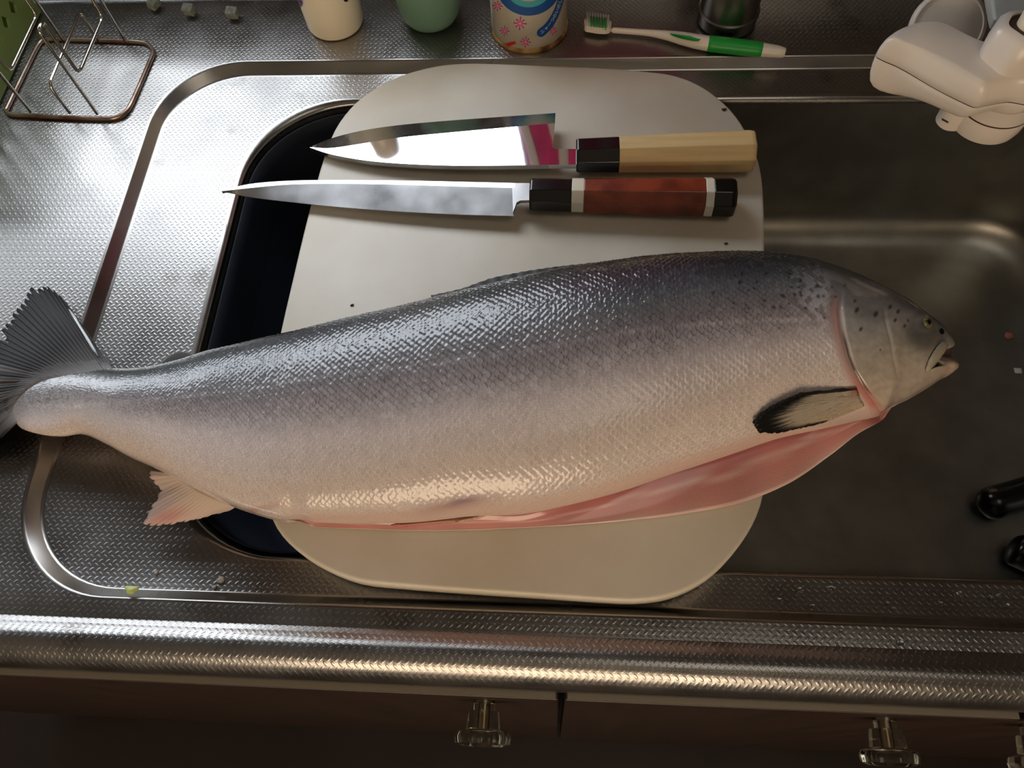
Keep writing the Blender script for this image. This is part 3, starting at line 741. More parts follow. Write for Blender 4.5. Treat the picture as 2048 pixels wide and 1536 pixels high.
M['slime'] = pbr('fish_slime', (206, 212, 216), .12, spec=.7)  # pale slime, the reflected highlight on it put into its colour
cf = [o_ for o_ in fish.children if o_.name.startswith('caudal_fin')][0]
sl_ = [(130, 606), (140, 622), (152, 640), (164, 660), (176, 680), (188, 700), (196, 712)]
tube('slime_highlight_streak', [P(x, y, z_tail(x, y, 1-i/6, 0)+.0012) for i, (x, y) in enumerate(cr(sl_, 1))], [.0004, .0007, .0009, .0008, .0010, .0009, .0004], M['slime'], cf, 8)
# ------------------------------------------------------------------ knives
def octo(p0, p1, w0, w1, t0, t1):
    """two octagon rings between p0 and p1: width (horizontal) and thickness (vertical)"""
    p0, p1 = np.asarray(p0, float), np.asarray(p1, float); a = p1-p0; a /= np.linalg.norm(a)
    s = np.cross(a, [0, 0, 1.]); s /= np.linalg.norm(s); u = np.cross(s, a); c = .44
    def ring(p, wd, th): return [p+s*wd/2*x+u*th/2*y for x, y in [(1, c), (c, 1), (-c, 1), (-1, c), (-1, -c), (-c, -1), (c, -1), (1, -c)]]
    return ring(p0, w0, t0), ring(p1, w1, t1)
def handle(parent, p0, p1, parts, w0, w1, t0, t1):
    p0, p1 = np.asarray(p0), np.asarray(p1)
    for nm, a, b, mt in parts:
        L0 = lambda x: p0+(p1-p0)*x
        k = lambda x, q, r: q+(r-q)*x
        rs_ = []
        e = .012 if (b > .99) else 0
        e0 = .01 if a < .01 else 0
        for x, sc in ([(a, .93), (a+e0, 1)] if e0 else [(a, 1)])+([(b-e*2.2, 1), (b-e*.7, .97), (b, .86)] if e else [(b, 1)]):
            r0, _ = octo(L0(x), L0(x)+(p1-p0), k(x, w0, w1)*sc, 1, k(x, t0, t1)*sc, 1); rs_.append(r0)
        v, f = loft(rs_, True, True, True)
        o = mesh(nm, v, f, mt, parent, False); bevel(o, .0004, 2, 20)
def blade(name, edge_px, spine_px, shino, z0, z1, xa, xb, th, drop, mats, parent):
    """edge_px / spine_px / shino: pixel curves from tip to heel with the same number of points; z0 at x=xa (tip) .. z1 at xb"""
    zz = lambda x: z0+(z1-z0)*(x-xa)/(xb-xa)
    E_, K_, S_ = cr(edge_px, 10), cr(spine_px, 10), cr(shino, 10); n = len(E_); v = []
    for i in range(n):
        e, k, s_ = E_[i], K_[i], S_[i]
        v += [P(e[0], e[1], zz(e[0])-drop), P(s_[0], s_[1], zz(s_[0])), P(k[0], k[1], zz(k[0])), P(k[0], k[1], zz(k[0]))-np.array([0, 0, th]), P(e[0], e[1], zz(e[0])-drop)-np.array([0, 0, .0003])]
    f = []; mi = []
    for i in range(n-1):
        for j in range(5):
            f.append((i*5+j, i*5+(j+1) % 5, (i+1)*5+(j+1) % 5, (i+1)*5+j)); mi.append([1, 0, 2, 2, 1][j])
    f.append(tuple((n-1)*5+j for j in range(5))); mi.append(2)
    o = mesh(name, v, f, mats, parent, True, mi, 6)
    return o
deba = empty('deba_knife', P(1150, 312, BT), 'mirror-polished broad knife with black ferrule and pale octagonal wood handle', 'knife')
zt0, zt1 = .0125, .0200
blade('blade', [(620, 294), (665, 276), (725, 261), (800, 250), (900, 241), (1005, 233.5), (1111, 226)],
      [(620, 295), (660, 308), (725, 320), (800, 327), (900, 331), (1000, 331), (1102, 329.5)],
      [(620, 294.5), (662, 296), (725, 287), (800, 275), (900, 265), (1005, 255.5), (1110, 246)], zt0, zt1, 620, 1111, .0040, .0030, [M['mirror'], M['hone'], M['satin']], deba)
zq = zt1
tg = [(1098, 292), (1110, 297.5), (1156, 298), (1156, 329), (1098, 329.7)]
v = [P(x, y, zq) for x, y in tg]+[P(x, y, zq)-np.array([0, 0, .004]) for x, y in tg]
mesh('tang', v, [(0, 1, 2, 3, 4)[::-1], (5, 6, 7, 8, 9)]+[(i, (i+1) % 5, 5+(i+1) % 5, 5+i) for i in range(5)], M['mirror'], deba, False)
handle(deba, P(1152, 311, .0192), P(1506, 302, .0202), [('ferrule', 0, .243, M['horn']), ('grip', .243, 1.0, M['ho'])], .0222, .0272, .0215, .0265)
yan = empty('slicing_knife', P(1060, 388, BT), 'long narrow slicing knife with reddish burl handle, white spacers and black ends', 'knife')
blade('blade', [(443, 382.5), (500, 394), (580, 404), (680, 414), (800, 423), (920, 429), (1028, 432)],
      [(443, 382), (500, 368), (580, 361.5), (680, 360), (800, 361), (920, 363.5), (1030, 366)],
      [(443, 382.2), (500, 376), (580, 369), (680, 367.5), (800, 369.5), (920, 373), (1030, 376)], .0135, .0185, 443, 1060, .0028, .0030, [M['hone'], M['satin'], M['satin']], yan)
zq = .0184
tg = cr([(1024, 366), (1062, 366), (1062, 400), (1040, 401), (1033, 405), (1030, 414), (1026, 424)], 1)
v = [P(x, y, zq-.0002) for x, y in tg]+[P(x, y, zq)-np.array([0, 0, .0028]) for x, y in tg]; n = len(tg)
mesh('tang', v, [tuple(range(n))[::-1], tuple(range(n, 2*n))]+[(i, (i+1) % n, n+(i+1) % n, n+i) for i in range(n)], M['satin'], yan, False)
handle(yan, P(1060, 389, .0178), P(1469, 394.5, .0188), [('ferrule', 0, .208, M['horn']), ('spacer', .208, .268, M['ivory']), ('grip', .268, .852, M['burl']), ('spacer', .852, .892, M['ivory']), ('end_cap', .892, 1.0, M['horn'])], .0205, .0248, .020, .0236)

# ------------------------------------------------------------------ bottles and cans at the back of the counter
b = P(662, 86, 0); r = .0232; c0 = (b[0]+.001, b[1]+r, 0)
wb = empty('white_bottle', c0, 'small off-white plastic bottle with worn coloured print standing on the counter', 'bottle')
lathe('bottle_body', [(.0001, .001), (r-.004, 0), (r-.0012, .0012), (r, .004), (r+.0004, .02), (r-.0004, .115), (r-.003, .130), (.013, .142), (.0115, .145), (.0115, .150), (.0001, .150)], M['cream'], wb, c0, 56)
lathe('bottle_cap', [(.0135, .147), (.0142, .148), (.0142, .172), (.013, .174), (.0001, .174)], M['white_pl'], wb, c0, 40)
def cyl_hit(px, py, c, r):
    d = (px-1024)/F*CR-(py-768)/F*CU+CW; o = np.array([0, 0, H])
    ox, oy = o[0]-c[0], o[1]-c[1]; A = d[0]**2+d[1]**2; B = ox*d[0]+oy*d[1]; C_ = ox*ox+oy*oy-r*r
    t = (-B-math.sqrt(max(0, B*B-A*C_)))/A
    return o+t*d
def decal(name, px_pts, faces, c, r, mat, parent):
    v = []
    for x, y in px_pts:
        h = cyl_hit(x, y, c, r); q = np.array([h[0]-c[0], h[1]-c[1]]); q = q/np.linalg.norm(q)*r
        v.append((q[0]+c[0], q[1]+c[1], h[2]))
    return mesh(name, v, faces, mat, parent, True)
def blob(name, cx, cy, rx, ry, c, r, mat, parent, n=20):
    p = [(cx, cy)]+[(cx+rx*k*math.cos(2*math.pi*i/n), cy+ry*k*math.sin(2*math.pi*i/n)) for k in (.5, 1) for i in range(n)]
    return decal(name, p, [(0, 1+i, 1+(i+1) % n) for i in range(n)]+bridge(n, 1, 1+n), c, r, mat, parent)
blob('printed_mark', 600, 6, 6, 9, c0, r+.0006, M['p_purple'], wb)
blob('printed_mark', 692, -1, 5, 5, c0, r+.0006, M['p_navy'], wb)
b = P(860, 70, 0); r = .0262; c0 = (b[0], b[1]+r-.008, 0)
sg = empty('sage_bottle', c0, 'smooth sage green bottle with rounded bottom standing on the counter', 'bottle')
lathe('bottle_body', [(.0001, .0008), (.012, .0), (.0165, .001), (.0205, .004), (.0235, .009), (.0252, .016), (.026, .026), (.0262, .05), (.0255, .068), (.022, .078), (.012, .084), (.011, .088), (.0001, .088)], M['sage'], sg, c0, 56)
lathe('bottle_cap', [(.013, .085), (.014, .086), (.014, .101), (.0125, .103), (.0001, .103)], M['cream'], sg, c0, 40)
# spray can with a printed pattern
b = P(1056, 107, 0); r = .0305; c0 = (b[0], b[1]+r, 0)
can = empty('printed_can', c0, 'cream tin can with blue ring, pink starbursts and a rusty bottom rim', 'can')
lathe('can_body', [(.0001, .002), (r-.002, .002), (r-.0006, .004), (r-.0006, .070), (r-.003, .073), (.018, .079), (.0001, .080)], M['can'], can, c0, 80)
lathe('bottom_rim', [(r-.004, .0), (r+.0002, .0), (r+.0008, .0012), (r+.0004, .0030), (r-.0008, .0036)], M['can_rust'], can, c0, 80)
lathe('can_cap', [(.024, .073), (.0245, .0735), (.0235, .088), (.022, .090), (.0001, .090)], M['p_white'], can, c0, 48)
rr = r-.0004
def annulus(name, cx, cy, r0, r1, mat, a0=0, a1=360, n=72, lift=0):
    p = []; 
    for i in range(n+1):
        a = math.radians(a0+(a1-a0)*i/n)
        for q in np.linspace(r0, r1, 4): p.append((cx+q*math.cos(a), cy+q*math.sin(a)))
    decal(name, p, [(i*4+j, i*4+j+1, (i+1)*4+j+1, (i+1)*4+j) for i in range(n) for j in range(3)], c0, rr+lift, mat, can)
annulus('printed_ring', 1057, -35.5, 50, 67, M['p_blue'], -8, 188)
annulus('printed_ring', 1057, -35.5, 39, 50.5, M['p_teal'], -8, 188)
def star(cx, cy, R_, mat, parent):
    p = []; f = []
    for k in range(8):
        a = math.pi*k/4+.08; L1 = R_*(1 if k % 2 == 0 else .86)
        for d, wd in ((.22, .07), (.6, .075), (1, .085)):
            for s_ in (-1, 1): p.append((cx+L1*d*math.cos(a)-s_*R_*wd*math.sin(a), cy+L1*d*math.sin(a)+s_*R_*wd*math.cos(a)))
        q = len(p)-6; f += [(q, q+1, q+3, q+2), (q+2, q+3, q+5, q+4)]
    st = decal('printed_starburst', p, f, c0, rr+.00012, mat, can)
    n = 16; pp = [(cx, cy)]+[(cx+R_*.62*math.cos(2*math.pi*i/n), cy+R_*.62*math.sin(2*math.pi*i/n)) for i in range(n)]
    decal('star_glow', pp, [(0, 1+i, 1+(i+1) % n) for i in range(n)], c0, rr+.00004, M['p_pink'], st)
for cx, cy, R_ in [(1040, 47, 13.5), (1009, 62, 10), (1051, 84, 11), (995, 12, 10.5), (1106, 62, 9)]: star(cx, cy, R_, M['p_mag'], can)
pb_ = [(1010+19*u+(5-1*u)*w_, 88-5*u+(6-2*u)*w_) for u in np.linspace(0, 1, 7) for w_ in (0, .5, 1)]
decal('printed_bar', pb_, [(i*3+j, i*3+j+1, i*3+j+4, i*3+j+3) for i in range(6) for j in range(2)], c0, rr+.0002, M['p_red'], can)
ban = cr([(1075, 70.5), (1085, 63.5), (1097, 52), (1107, 37), (1115, 20), (1121, 2), (1125, -14)], 8)
def along(u, w_):
    s = np.concatenate([[0], np.cumsum(np.linalg.norm(np.diff(ban, axis=0), axis=1))]); x = u*s[-1]
    q = np.array([np.interp(x, s, ban[:, 0]), np.interp(x, s, ban[:, 1])])
    q2 = np.array([np.interp(min(s[-1], x+.5), s, ban[:, 0]), np.interp(min(s[-1], x+.5), s, ban[:, 1])]); q1 = np.array([np.interp(max(0, x-.5), s, ban[:, 0]), np.interp(max(0, x-.5), s, ban[:, 1])])
    d = (q2-q1)/np.linalg.norm(q2-q1); return q+np.array([-d[1], d[0]])*w_
p = []
for i in range(41):
    u = i/40; hw = 8.6*(1-.35*u)
    if u < .09: hw *= math.sqrt(max(.05, 1-((.09-u)/.09)**2))
    p += [along(u, -hw), along(u, 0), along(u, hw)]
bn = decal('printed_banner', p, [(i*3+j, i*3+j+1, (i+1)*3+j+1, (i+1)*3+j) for i in range(40) for j in range(2)], c0, rr+.0001, M['p_blue'], can)
fc = bpy.data.curves.new('txt', 'FONT'); fc.body = 'ニャーつのいのし'; fc.size = 1; fc.align_y = 'CENTER'
fo = bpy.data.objects.new('txt', fc); COL.objects.link(fo)
bpy.context.view_layer.update()
tm = bpy.data.meshes.new_from_object(fo.evaluated_get(bpy.context.evaluated_depsgraph_get()))
bpy.data.objects.remove(fo)
tv = np.array([q.co[:] for q in tm.vertices]); tf = [tuple(q.vertices) for q in tm.polygons]
if len(tv):
    w_ = tv[:, 0].max()
    decal('banner_lettering', [along(.07+.80*x/w_, -(y)*7.5) for x, y, z in tv], tf, c0, rr+.0002, M['p_white'], bn)
# price-list panel edge on the left of the can
decal('printed_panel', [(979.5, -20), (983, -20), (987, 50), (988, 68), (984, 62), (980, 40)], [(0, 1, 2, 5), (2, 3, 4, 5)], c0, rr+.0001, M['p_white'], can)
# steel canister
b = P(1457, 82, 0); r = .0228; c0 = (b[0], b[1]+r, 0)
mc = empty('steel_canister', c0, 'dull stainless canister with raised ring near its base behind the toothbrush', 'canister')
lathe('canister_body', [(.0001, .0005), (r-.003, .0005), (r, .002), (r, .0095), (r+.0009, .0105), (r+.0009, .012), (r-.0006, .0128), (r-.0008, .10), (r, .101), (r, .104), (r-.0014, .104), (r-.0016, .02), (.0001, .018)], M['can_metal'], mc, c0, 64)
blob('drain_hole', 1460, 68, 10, 6, c0, r+.0002, M['dark'], mc)

# ------------------------------------------------------------------ toothbrush
tb = empty('toothbrush', P(1370, 85, 0), 'white and green toothbrush lying on the counter along the sink edge', 'toothbrush')
def path_px(pts, zs, n=6):
    q = cr(np.column_stack([np.array(pts, float), np.array(zs)]), n); return [P(a[0], a[1], a[2]) for a in q]
def ell_tube(name, pts, zs, wz, mat, parent, n=14, u0=0, u1=1):
    q = cr(np.column_stack([np.array(pts, float), np.array(zs), np.array(wz)]), 8); k = len(q)
    q = q[int(u0*(k-1)):int(u1*(k-1))+1]
    pth = [P(a[0], a[1], a[2]) for a in q]; rings = []
    for i in range(len(pth)):
        t = pth[min(i+1, len(pth)-1)]-pth[max(0, i-1)]; t /= np.linalg.norm(t); s = np.cross(t, [0, 0, 1.]); s /= np.linalg.norm(s); u = np.cross(s, t)
        e = 1 if 0 < i < len(pth)-1 else .6
        rings.append([pth[i]+e*(s*q[i][3]*math.cos(2*math.pi*j/n)+u*q[i][4]*math.sin(2*math.pi*j/n)) for j in range(n)])
    v, f = loft(rings, True, True, True); return mesh(name, v, f, mat, parent)
hp = [(1222, 60), (1262, 63), (1300, 66), (1335, 71), (1370, 78), (1410, 86), (1470, 93), (1530, 100), (1560, 104), (1571, 106)]
hz = [.0045, .0045, .005, .0055, .006, .0062, .006, .0055, .005, .005]
hw_ = [(.0018, .0024), (.0019, .0024), (.0024, .0026), (.0036, .0036), (.0054, .0046), (.0060, .0052), (.0060, .0052), (.0054, .0046), (.0046, .004), (.0034, .003)]
ell_tube('neck_and_core', hp, hz, hw_, M['tb_white'], tb)
gw = [(a+.0004, b_+.0004) for a, b_ in hw_]
ell_tube('grip', hp[5:8], hz[5:8], gw[5:8], M['tb_green'], tb)
v = []; th_pts = cr([(1340, 67), (1362, 69.5), (1385, 72), (1400, 76), (1399, 81), (1390, 82.5), (1365, 78), (1348, 72.5)], 3, True)
th0 = [P(x, y, .0108) for x, y in th_pts]; th1 = [P(x, y, .0085) for x, y in th_pts]; n = len(th0)
mesh('thumb_pad', th0+th1, [tuple(range(n))]+[(i, (i+1) % n, n+(i+1) % n, n+i) for i in range(n)], M['tb_green'], tb)
hd = [P(x, y, .0034) for x, y in cr([(1168, 57), (1170, 49), (1180, 47), (1205, 50), (1219, 53), (1222, 60), (1217, 67), (1200, 68), (1180, 65), (1171, 63)], 3, True)]
hd2 = [q+np.array([0, 0, .0055]) for q in hd]; n = len(hd)
o = mesh('brush_head', hd+hd2, [tuple(range(n))[::-1], tuple(range(n, 2*n))]+[(i, (i+1) % n, n+(i+1) % n, n+i) for i in range(n)], M['tb_white'], tb); edge_split(o, 40)
def tufts(name, spots, mat):
    v = []; f = []
    for (x, y, z, ln) in spots:
        p = P(x, y, z); d = np.array([-.04, .85, .35]); d /= np.linalg.norm(d)
        for i in range(6):
            a = 2*math.pi*i/6
            for e in (0, ln): v.append(p+d*e+.00085*np.array([math.cos(a), 0, math.sin(a)]))
        q = len(v)-12; f += [(q+2*i, q+2*((i+1) % 6), q+2*((i+1) % 6)+1, q+2*i+1) for i in range(6)]+[tuple(q+2*i+1 for i in range(6))]
    return mesh(name, v, f, mat, tb)
tufts('green_bristles', [(1183+5.6*i, 55+.7*i, .0062+.0022*j, .0088) for i in range(6) for j in range(2)], M['br_green'])
tufts('white_bristles', [(1175+5.3*i, 53.5+.7*i, .0035+.0018*j, .0118) for i in range(9) for j in (0, 1)]+[(1175, 53.5, .0062, .0105), (1175, 53.5, .0084, .0105), (1217, 59, .0062, .0105), (1217, 59, .0084, .0105)], M['br_white'])

# ------------------------------------------------------------------ wire rack
rk_ = empty('wire_rack', P(150, 160, 0), 'rusty chrome wire stand with tall bent dividers on the counter', 'rack')
zr = .0022
base = cr([(16, 212), (12, 222), (24, 229), (60, 231), (130, 235), (205, 237), (234, 234), (255, 220), (275, 180), (300, 122), (306, 104), (297, 90), (280, 84), (220, 81), (150, 79), (100, 78), (84, 82), (72, 98), (45, 152)], 5, True)
tube('base_loop', [P(x, y, zr) for x, y in base], .0017, M['rust'], rk_, 10, True)
def at_h(px, py, z, zb_=.003):
    q = P(px, py, zb_); return np.array([q[0], q[1], z])
def wire(pts, r=.0013, rad=.006):
    pts = [np.asarray(p, float) for p in pts]; out = [pts[0]]
    for i in range(1, len(pts)-1):
        a, b, c = pts[i-1], pts[i], pts[i+1]
        d0 = (a-b)/np.linalg.norm(a-b); d1 = (c-b)/np.linalg.norm(c-b); q = min(rad, np.linalg.norm(a-b)*.45, np.linalg.norm(c-b)*.45)
        for t in np.linspace(0, 1, 6): out.append((1-t)**2*(b+d0*q)+2*(1-t)*t*b+t*t*(b+d1*q))
    out.append(pts[-1]); return tube('divider', out, r, M['chrome'], rk_, 8)
f1 = P(195, 228, zr); k1 = P(252, 84, zr)
f2 = P(62, 224, zr); k2 = P(126, 80, zr)
def zig(f_, k_, hf, hb, low, dx):
    ax = (k_-f_)/np.linalg.norm(k_-f_); sd_ = np.array([ax[1], -ax[0], 0])*dx
    up = lambda p, z: np.array([p[0], p[1], z])
    Lr = np.linalg.norm(k_-f_)
    wire([f_, up(f_, hf), up(f_+ax*.009, hf), up(f_+ax*.009, low), up(k_-ax*.009, low), up(k_-ax*.009, hb), up(k_, hb), k_])
zig(f1, k1, .0785, .13, .033, 0)
zig(f2, k2, .13, .075, .033, 0)
f3 = P(140, 226, zr); k3 = P(198, 82, zr)
wire([f3, np.array([f3[0], f3[1], .030]), np.array([k3[0], k3[1], .030]), k3])

# ------------------------------------------------------------------ green basket with diamond holes
bk = empty('green_basket', (-.50, .50, 0), 'olive green plastic basket with diamond-shaped holes beside the wire rack', 'basket')
def holed(name, o0, du, dv, nu, nv, th, mat, parent, rim=1):
    """panel of nu x nv cells, alternate cells pierced by a diamond"""
    o0, du, dv = map(lambda q: np.asarray(q, float), (o0, du, dv)); v = []; f = []
    for i in range(nu):
        for j in range(nv):
            c = o0+du*(i+.5)+dv*(j+.5); q = len(v)
            v += [o0+du*i+dv*j, o0+du*(i+1)+dv*j, o0+du*(i+1)+dv*(j+1), o0+du*i+dv*(j+1)]
            if 0 < j < nv-1:
                v += [c-du*.30, c-dv*.38, c+du*.30, c+dv*.38]
                f += [(q, q+1, q+5), (q, q+5, q+4), (q+1, q+2, q+6), (q+1, q+6, q+5), (q+2, q+3, q+7), (q+2, q+7, q+6), (q+3, q, q+4), (q+3, q+4, q+7)]
            else: f.append((q, q+1, q+2, q+3))
    o = mesh(name, v, f, mat, parent, False)
    so = o.modifiers.new('so', 'SOLIDIFY'); so.thickness = th; so.offset = 0
    return o
A_ = P(-2, 214, 0); B_ = P(72, 66, 0)
xw = (A_[0]+B_[0])/2-.002; ya, yb = .40, .555; nz = 6; hh = .095
holed('side_panel', (xw, ya, .002), (0, (yb-ya)/9, 0), (.0, 0, hh/nz), 9, nz, .0022, M['green_pl'], bk)
holed('side_panel', (xw-.12, ya, .002), (0, (yb-ya)/9, 0), (-.0, 0, hh/nz), 9, nz, .0022, M['green_pl'], bk)
holed('end_panel', (xw-.12, ya, .002), (.12/7, 0, 0), (0, 0, hh/nz), 7, nz, .0022, M['green_pl'], bk)
holed('end_panel', (xw-.12, yb, .002), (.12/7, 0, 0), (0, 0, hh/nz), 7, nz, .0022, M['green_pl'], bk)
box('base_panel', (xw-.06, (ya+yb)/2, .002), (.12, yb-ya, .003), M['green_pl'], bk)

# ------------------------------------------------------------------ water purifier on the tap
pf = empty('tap_water_purifier', (.26, .40, .06), 'white plastic tap-mounted water purifier with nozzle hanging over the sink', 'water purifier')
def hexa(name, tops, bots, zt, zb_, mat, parent, bv, seg=5):
    v = [P(x, y, zt) for x, y in tops]+[P(x, y, zb_) for x, y in bots]
    f = [(0, 1, 2, 3), (7, 6, 5, 4), (0, 4, 5, 1), (1, 5, 6, 2), (2, 6, 7, 3), (3, 7, 4, 0)]
    o = mesh(name, v, f, mat, parent, True)
    bm = bmesh.new(); bm.from_mesh(o.data); bmesh.ops.recalc_face_normals(bm, faces=bm.faces); bm.to_mesh(o.data); bm.free()
    bevel(o, bv, seg, 15); return o
def solid_from(name, rings, mat, parent): 
    v, f = loft(rings, True, True, True); return mesh(name, v, f, mat, parent)
# body: rounded lozenge, built from stacked outlines (top cover and lower shell meet at a seam)
def outl(pts, z, sc=1.0):
    q = cr(pts, 5, True); c = q.mean(0); q = c+(q-c)*sc
    return [P(x, y, z) for x, y in q]
topo = [(1782, 74), (1806, 56), (1850, 42), (1885, 44), (1930, 66), (1972, 84), (2030, 96), (2080, 120), (2080, 165), (2030, 160), (1990, 165), (1968, 168), (1945, 158), (1890, 128), (1830, 98), (1795, 84)]
zt_ = .118
w3 = [P(x, y, zt_) for x, y in cr(topo, 5, True)]
cen = np.mean(w3, axis=0)
def lay(sc, z, sh=(0, 0), ex=0):
    out = []
    for q in w3:
        d = (q-cen); d[2] = 0; n_ = np.linalg.norm(d); d = d/n_*(n_+sc)
        out.append(np.array([cen[0]+d[0]+sh[0], cen[1]+d[1]+sh[1], z-ex*min(1, max(0, (.232-q[0])/.06))]))
    return out
solid_from('cover', [lay(-.0035, zt_+.0012), lay(-.0015, zt_+.0008), lay(.0008, zt_-.001), lay(.0024, zt_-.004), lay(.0034, zt_-.008), lay(.0038, zt_-.0128), lay(.0033, zt_-.0131)], M['white_pl'], pf)
solid_from('seam', [lay(.0032, zt_-.0129), lay(.0032, zt_-.0139)], M['grime'], pf)
solid_from('lower_shell', [lay(.0033, zt_-.0137), lay(.0036, zt_-.0141), lay(.0034, zt_-.0160, ex=.003), lay(.0026, zt_-.0185, ex=.007), lay(.0008, zt_-.0212, ex=.010), lay(-.002, zt_-.0232, ex=.0115), lay(-.006, zt_-.0245, ex=.012), lay(-.010, zt_-.025, ex=.012)], M['white_pl'], pf)
# nozzle
q = P(1934, 186, .088)
lathe('nozzle', [(.0001, -.0235), (.0066, -.0235), (.0082, -.022), (.0086, -.012), (.0086, -.0085), (.0083, -.0081), (.0086, -.0077), (.0086, .004), (.0001, .004)], M['white_pl'], pf, q, 40)
nzl = cyl_hit(1890, 236, q, .0087)
c_n = (q[0], q[1], 0)
decal('nozzle_mark', [(1884, 236), (1897, 243), (1896, 247), (1883, 240)], [(0, 1, 2, 3)], c_n, .0088, M['grime'], pf)
# shower outlet
q = P(2012, 172, .092)
lathe('outlet', [(.0001, -.028), (.016, -.028), (.0196, -.0265), (.0208, -.022), (.0210, -.0125), (.0206, -.0118), (.0212, -.0112), (.0212, .0), (.0001, .0)], M['white_pl'], pf, q, 56)
lathe('outlet_seam', [(.0207, -.0124), (.02125, -.0122), (.02125, -.0116), (.0207, -.0114)], M['grime'], pf, q, 56)
# round cartridge disc behind the body
q = P(1896, 55, .096); ax = Vector((-.20, -.72, .66)).normalized()
def tilt_lathe(name, prof, mat, parent, loc, ax, n=56, lob=None):
    z = Vector((0, 0, 1)); rot = z.rotation_difference(ax).to_matrix(); rings = []
    for r_, h_ in prof:
        rings.append([np.array(tuple(rot@Vector((r_*(1+(lob(a) if lob else 0))*math.cos(a), r_*(1+(lob(a) if lob else 0))*math.sin(a), h_))))+np.asarray(loc) for a in [2*math.pi*i/n for i in range(n)]])
    v, f = loft(rings, True, True, True); return mesh(name, v, f, mat, parent, True, None, 50)
tilt_lathe('cartridge_disc', [(.0185, -.012), (.0205, -.011), (.0215, -.004), (.0211, -.001), (.0196, .0002), (.0190, .0004), (.0184, -.0004), (.012, .0006), (.001, .001)], M['white_pl'], pf, q, ax)
# union nut with lobes, pipe and rubber ring
q = P(2032, 108, .120); ax2 = Vector((.05, .12, 1)).normalized()
tilt_lathe('union_nut', [(.0160, -.004), (.0176, -.003), (.0182, .004), (.0172, .013), (.0150, .016), (.0120, .0165), (.0118, .012)], M['white_pl'], pf, q, ax2, 72, lambda a: .035*math.cos(6*a))
tilt_lathe('rubber_ring', [(.0082, .012), (.0117, .012), (.0113, .0158), (.0085, .0160)], M['grime'], pf, q, ax2)
tilt_lathe('spout_pipe', [(.0080, .006), (.0080, .045), (.0072, .045)], M['cream'], pf, q, ax2)
tilt_lathe('pipe_collar', [(.0092, .040), (.0098, .042), (.0098, .07), (.008, .071)], M['grime'], pf, q, ax2)
tap = empty('wall_tap', (q[0]+.06, .604, .215), 'wall-mounted tap spout that carries the white water purifier over the sink', 'tap')
t0 = np.array([q[0]+.004, q[1]+.008, q[2]+.072])
sp_ = cr([t0, t0+np.array([.002, .004, .02]), t0+np.array([.008, .02, .036]), t0+np.array([.025, .06, .044]), np.array([q[0]+.055, .55, .225]), np.array([q[0]+.06, .601, .215])], 8)
tube('spout', sp_, .0085, M['can_metal'], tap, 20)
lathe('wall_flange', [(.0001, -.003), (.026, -.003), (.026, .004), (.018, .010), (.009, .012)], M['can_metal'], tap, (q[0]+.06, .600, .215), 40, '-y')
# grey panel of the tap body behind
hexa('tap_panel', [(1975, -60), (2085, -60), (2080, 30), (1988, 40)], [(1960, -30), (2085, -30), (2085, 60), (1978, 62)], .125, .112, M['grey_pl'], pf, .002)
# ------------------------------------------------------------------ small things
for k, (x, y, a) in enumerate([(314, 19, .9), (384, 32, -.5), (470, 38, -.4)]):
    q = P(x, y, 0); s = .0075
    rt = Matrix.Rotation(a+.3, 3, 'Z')@Matrix.Rotation(.25, 3, 'X')
    o = box('foam_piece', (q[0], q[1], .0062), (.0095, .0075, .007), M['sponge'], None, .0008, rt)
    tag(o, 'small grey foam cube lying on the counter behind the wire rack', 'foam piece', 'grey foam cubes')
def lump(name, px, py, z, rx, ry, rz, mat, seed=1, am=.25):
    bm = bmesh.new(); bmesh.ops.create_icosphere(bm, subdivisions=3, radius=1); r = random.Random(seed)
    ph = [r.uniform(0, 6) for _ in range(6)]
    c = P(px, py, z)
    for q in bm.verts:
        k = 1+am*(math.sin(3*q.co.x+ph[0])*math.sin(2.6*q.co.y+ph[1])+.5*math.sin(5*q.co.y+ph[2])*math.sin(4*q.co.z+ph[3]))
        q.co = Vector((c[0]+q.co.x*rx*k, c[1]+q.co.y*ry*k, c[2]+max(-.6, q.co.z)*rz*k))
    me = bpy.data.meshes.new(name); bm.to_mesh(me); bm.free(); return link(name, me, mat)
tag(lump('vegetable_scrap', 263, 1179, .0012, .0036, .0023, .0016, M['veg'], 3), 'pale green vegetable scrap on the step of the sink rim', 'food scrap')
for i, (x, y, s) in enumerate([(312, 1145, 1.2), (441, 1160, 2.0), (428, 1174, 1.2)]):
    tag(lump('food_crumb', x, y, SZ+.0006, .001*s, .0009*s, .0006*s, M['crumb'], i), 'tiny white food crumb on the embossed sink rim', 'crumb', 'white crumbs on the sink rim')
tag(lump('fish_scrap', 2018, 672, -.1605, .0042, .0036, .002, M['flesh_bit'], 5), 'small pinkish fish scrap on the basin floor ahead of the fish head', 'food scrap')
tag(lump('fat_scrap', 2036, 742, -.1608, .004, .0032, .0014, M['crumb'], 6), 'small pale fat scrap on the basin floor below the pink scrap', 'food scrap')
drops = [(1600, 1180, 2.2), (1662, 1178, 2.6), (1558, 1200, 1.8), (1624, 1213, 1.8), (1774, 1207, 1.7), (1788, 1217, 1.3), (1720, 1302, 2.2), (1800, 1285, 2.2), (1680, 1262, 1.5), (1678, 1290, 1.3), (1917, 1190, 2.6), (1985, 1196, 2.6), (1880, 1207, 1.8), (2012, 1212, 2.2), (1996, 1192, 1.8), (1914, 1284, 1.4)]
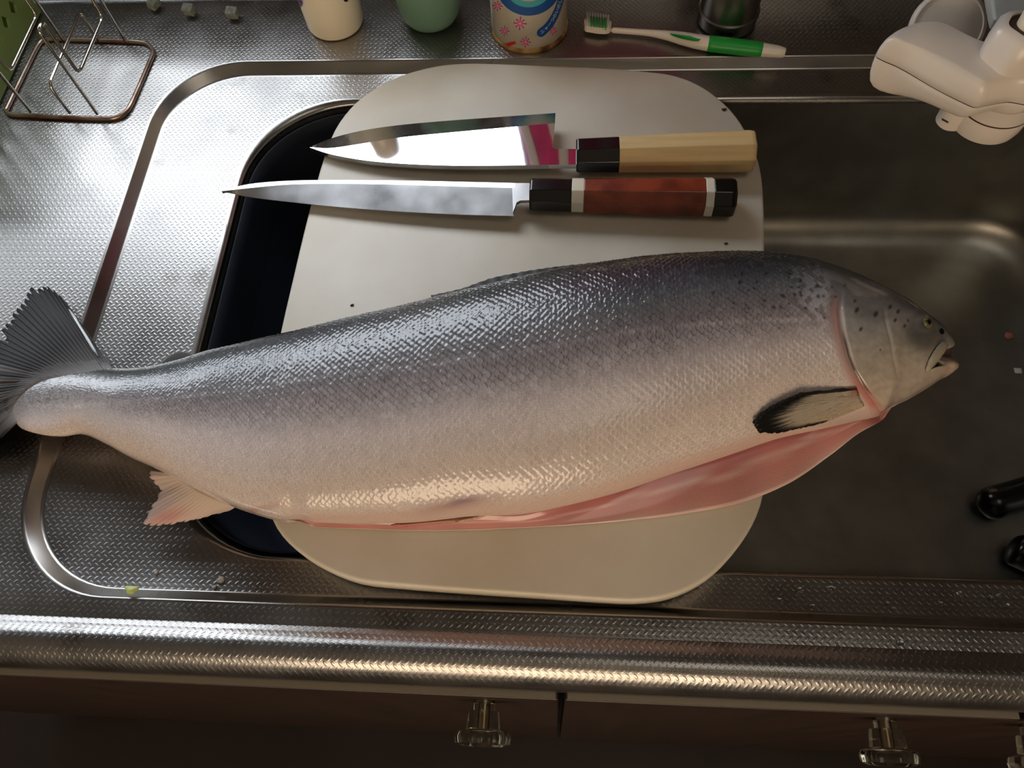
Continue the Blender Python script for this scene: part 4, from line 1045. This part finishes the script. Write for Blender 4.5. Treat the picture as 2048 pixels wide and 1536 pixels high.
for i, (x, y, s) in enumerate(drops):
    z = (SZ if y < 1232 else 0)+.0003
    tag(lump('water_drop', x, y, z, .0011*s, .0007*s, .0005*s, M['water'], 20+i, .2), 'clear water drop on the embossed steel in front of the basin', 'water drop', 'water drops on the front rim')
for i, (x, y, s, z) in enumerate([(1448, 219, 1.5, BT), (704, 610, 1.0, BT), (1452, 487, 1.0, BT)]):
    tag(lump('dark_speck', x, y, z+.0004, .0011*s, .0008*s, .0006*s, M['grime'], 60+i), 'tiny dark food speck on the white cutting board', 'speck', 'dark specks on the cutting board')
# black utensil handles in the basin
def capsule(name, pts, rad, mat, parent):
    c = cr(pts, 8); n = len(c); rr_ = []; pth = []
    for i, p in enumerate(c):
        u = i/(n-1); pth.append(p)
        rr_.append(np.interp(u, [0, .02, .06, .12, .5, 1], [.25, .62, .88, 1.0, .95, .7])*rad)
    return tube(name, pth, rr_, mat, parent, 20)
q0 = P(1960, 1014, -.1485); q1 = P(2130, 962, -.1485)
ut = empty('black_spatula', q0, 'glossy black nylon utensil handle reaching in over the basin floor', 'utensil')
capsule('utensil_handle', [q0, q0*.6+q1*.4, q1, q1*1.2-q0*.2], .0125, M['black_pl'], ut)
q0 = P(2018, 1092, -.1485); q1 = P(2130, 1150, -.1485)
ut2 = empty('black_tongs', q0, 'wet black utensil tip in the basin close to the front wall', 'utensil')
capsule('utensil_tip', [q0, q0*.6+q1*.4, q1, q1*1.2-q0*.2], .0125, M['black_pl'], ut2)
# magenta cloth hung beside the window (seen mirrored in the broad knife)
mc_ = empty('hanging_dishcloth', (0, .59, .12), 'magenta dishcloth with pale stripes hung on the wall beside the window', 'cloth')
def cloth(name, x0, x1, mat, dy):
    v = []; f = []; n = 12; k = 14
    for i in range(n+1):
        for j in range(k+1):
            x = x0+(x1-x0)*i/n; z = .10+.22*j/k; v.append((x+.004*math.sin(z*30), .592-dy+.004*math.sin(x*140), z))
    f = [(i*(k+1)+j, i*(k+1)+j+1, (i+1)*(k+1)+j+1, (i+1)*(k+1)+j) for i in range(n) for j in range(k)]
    o = mesh(name, v, f, mat, mc_); so = o.modifiers.new('so', 'SOLIDIFY'); so.thickness = .0016
cloth('cloth_panel', -.068, .12, M['magenta'], 0)
for x in (-.064, -.037, -.012, .02, .06): cloth('cloth_stripe', x, x+.009, M['greycloth'], .0025)
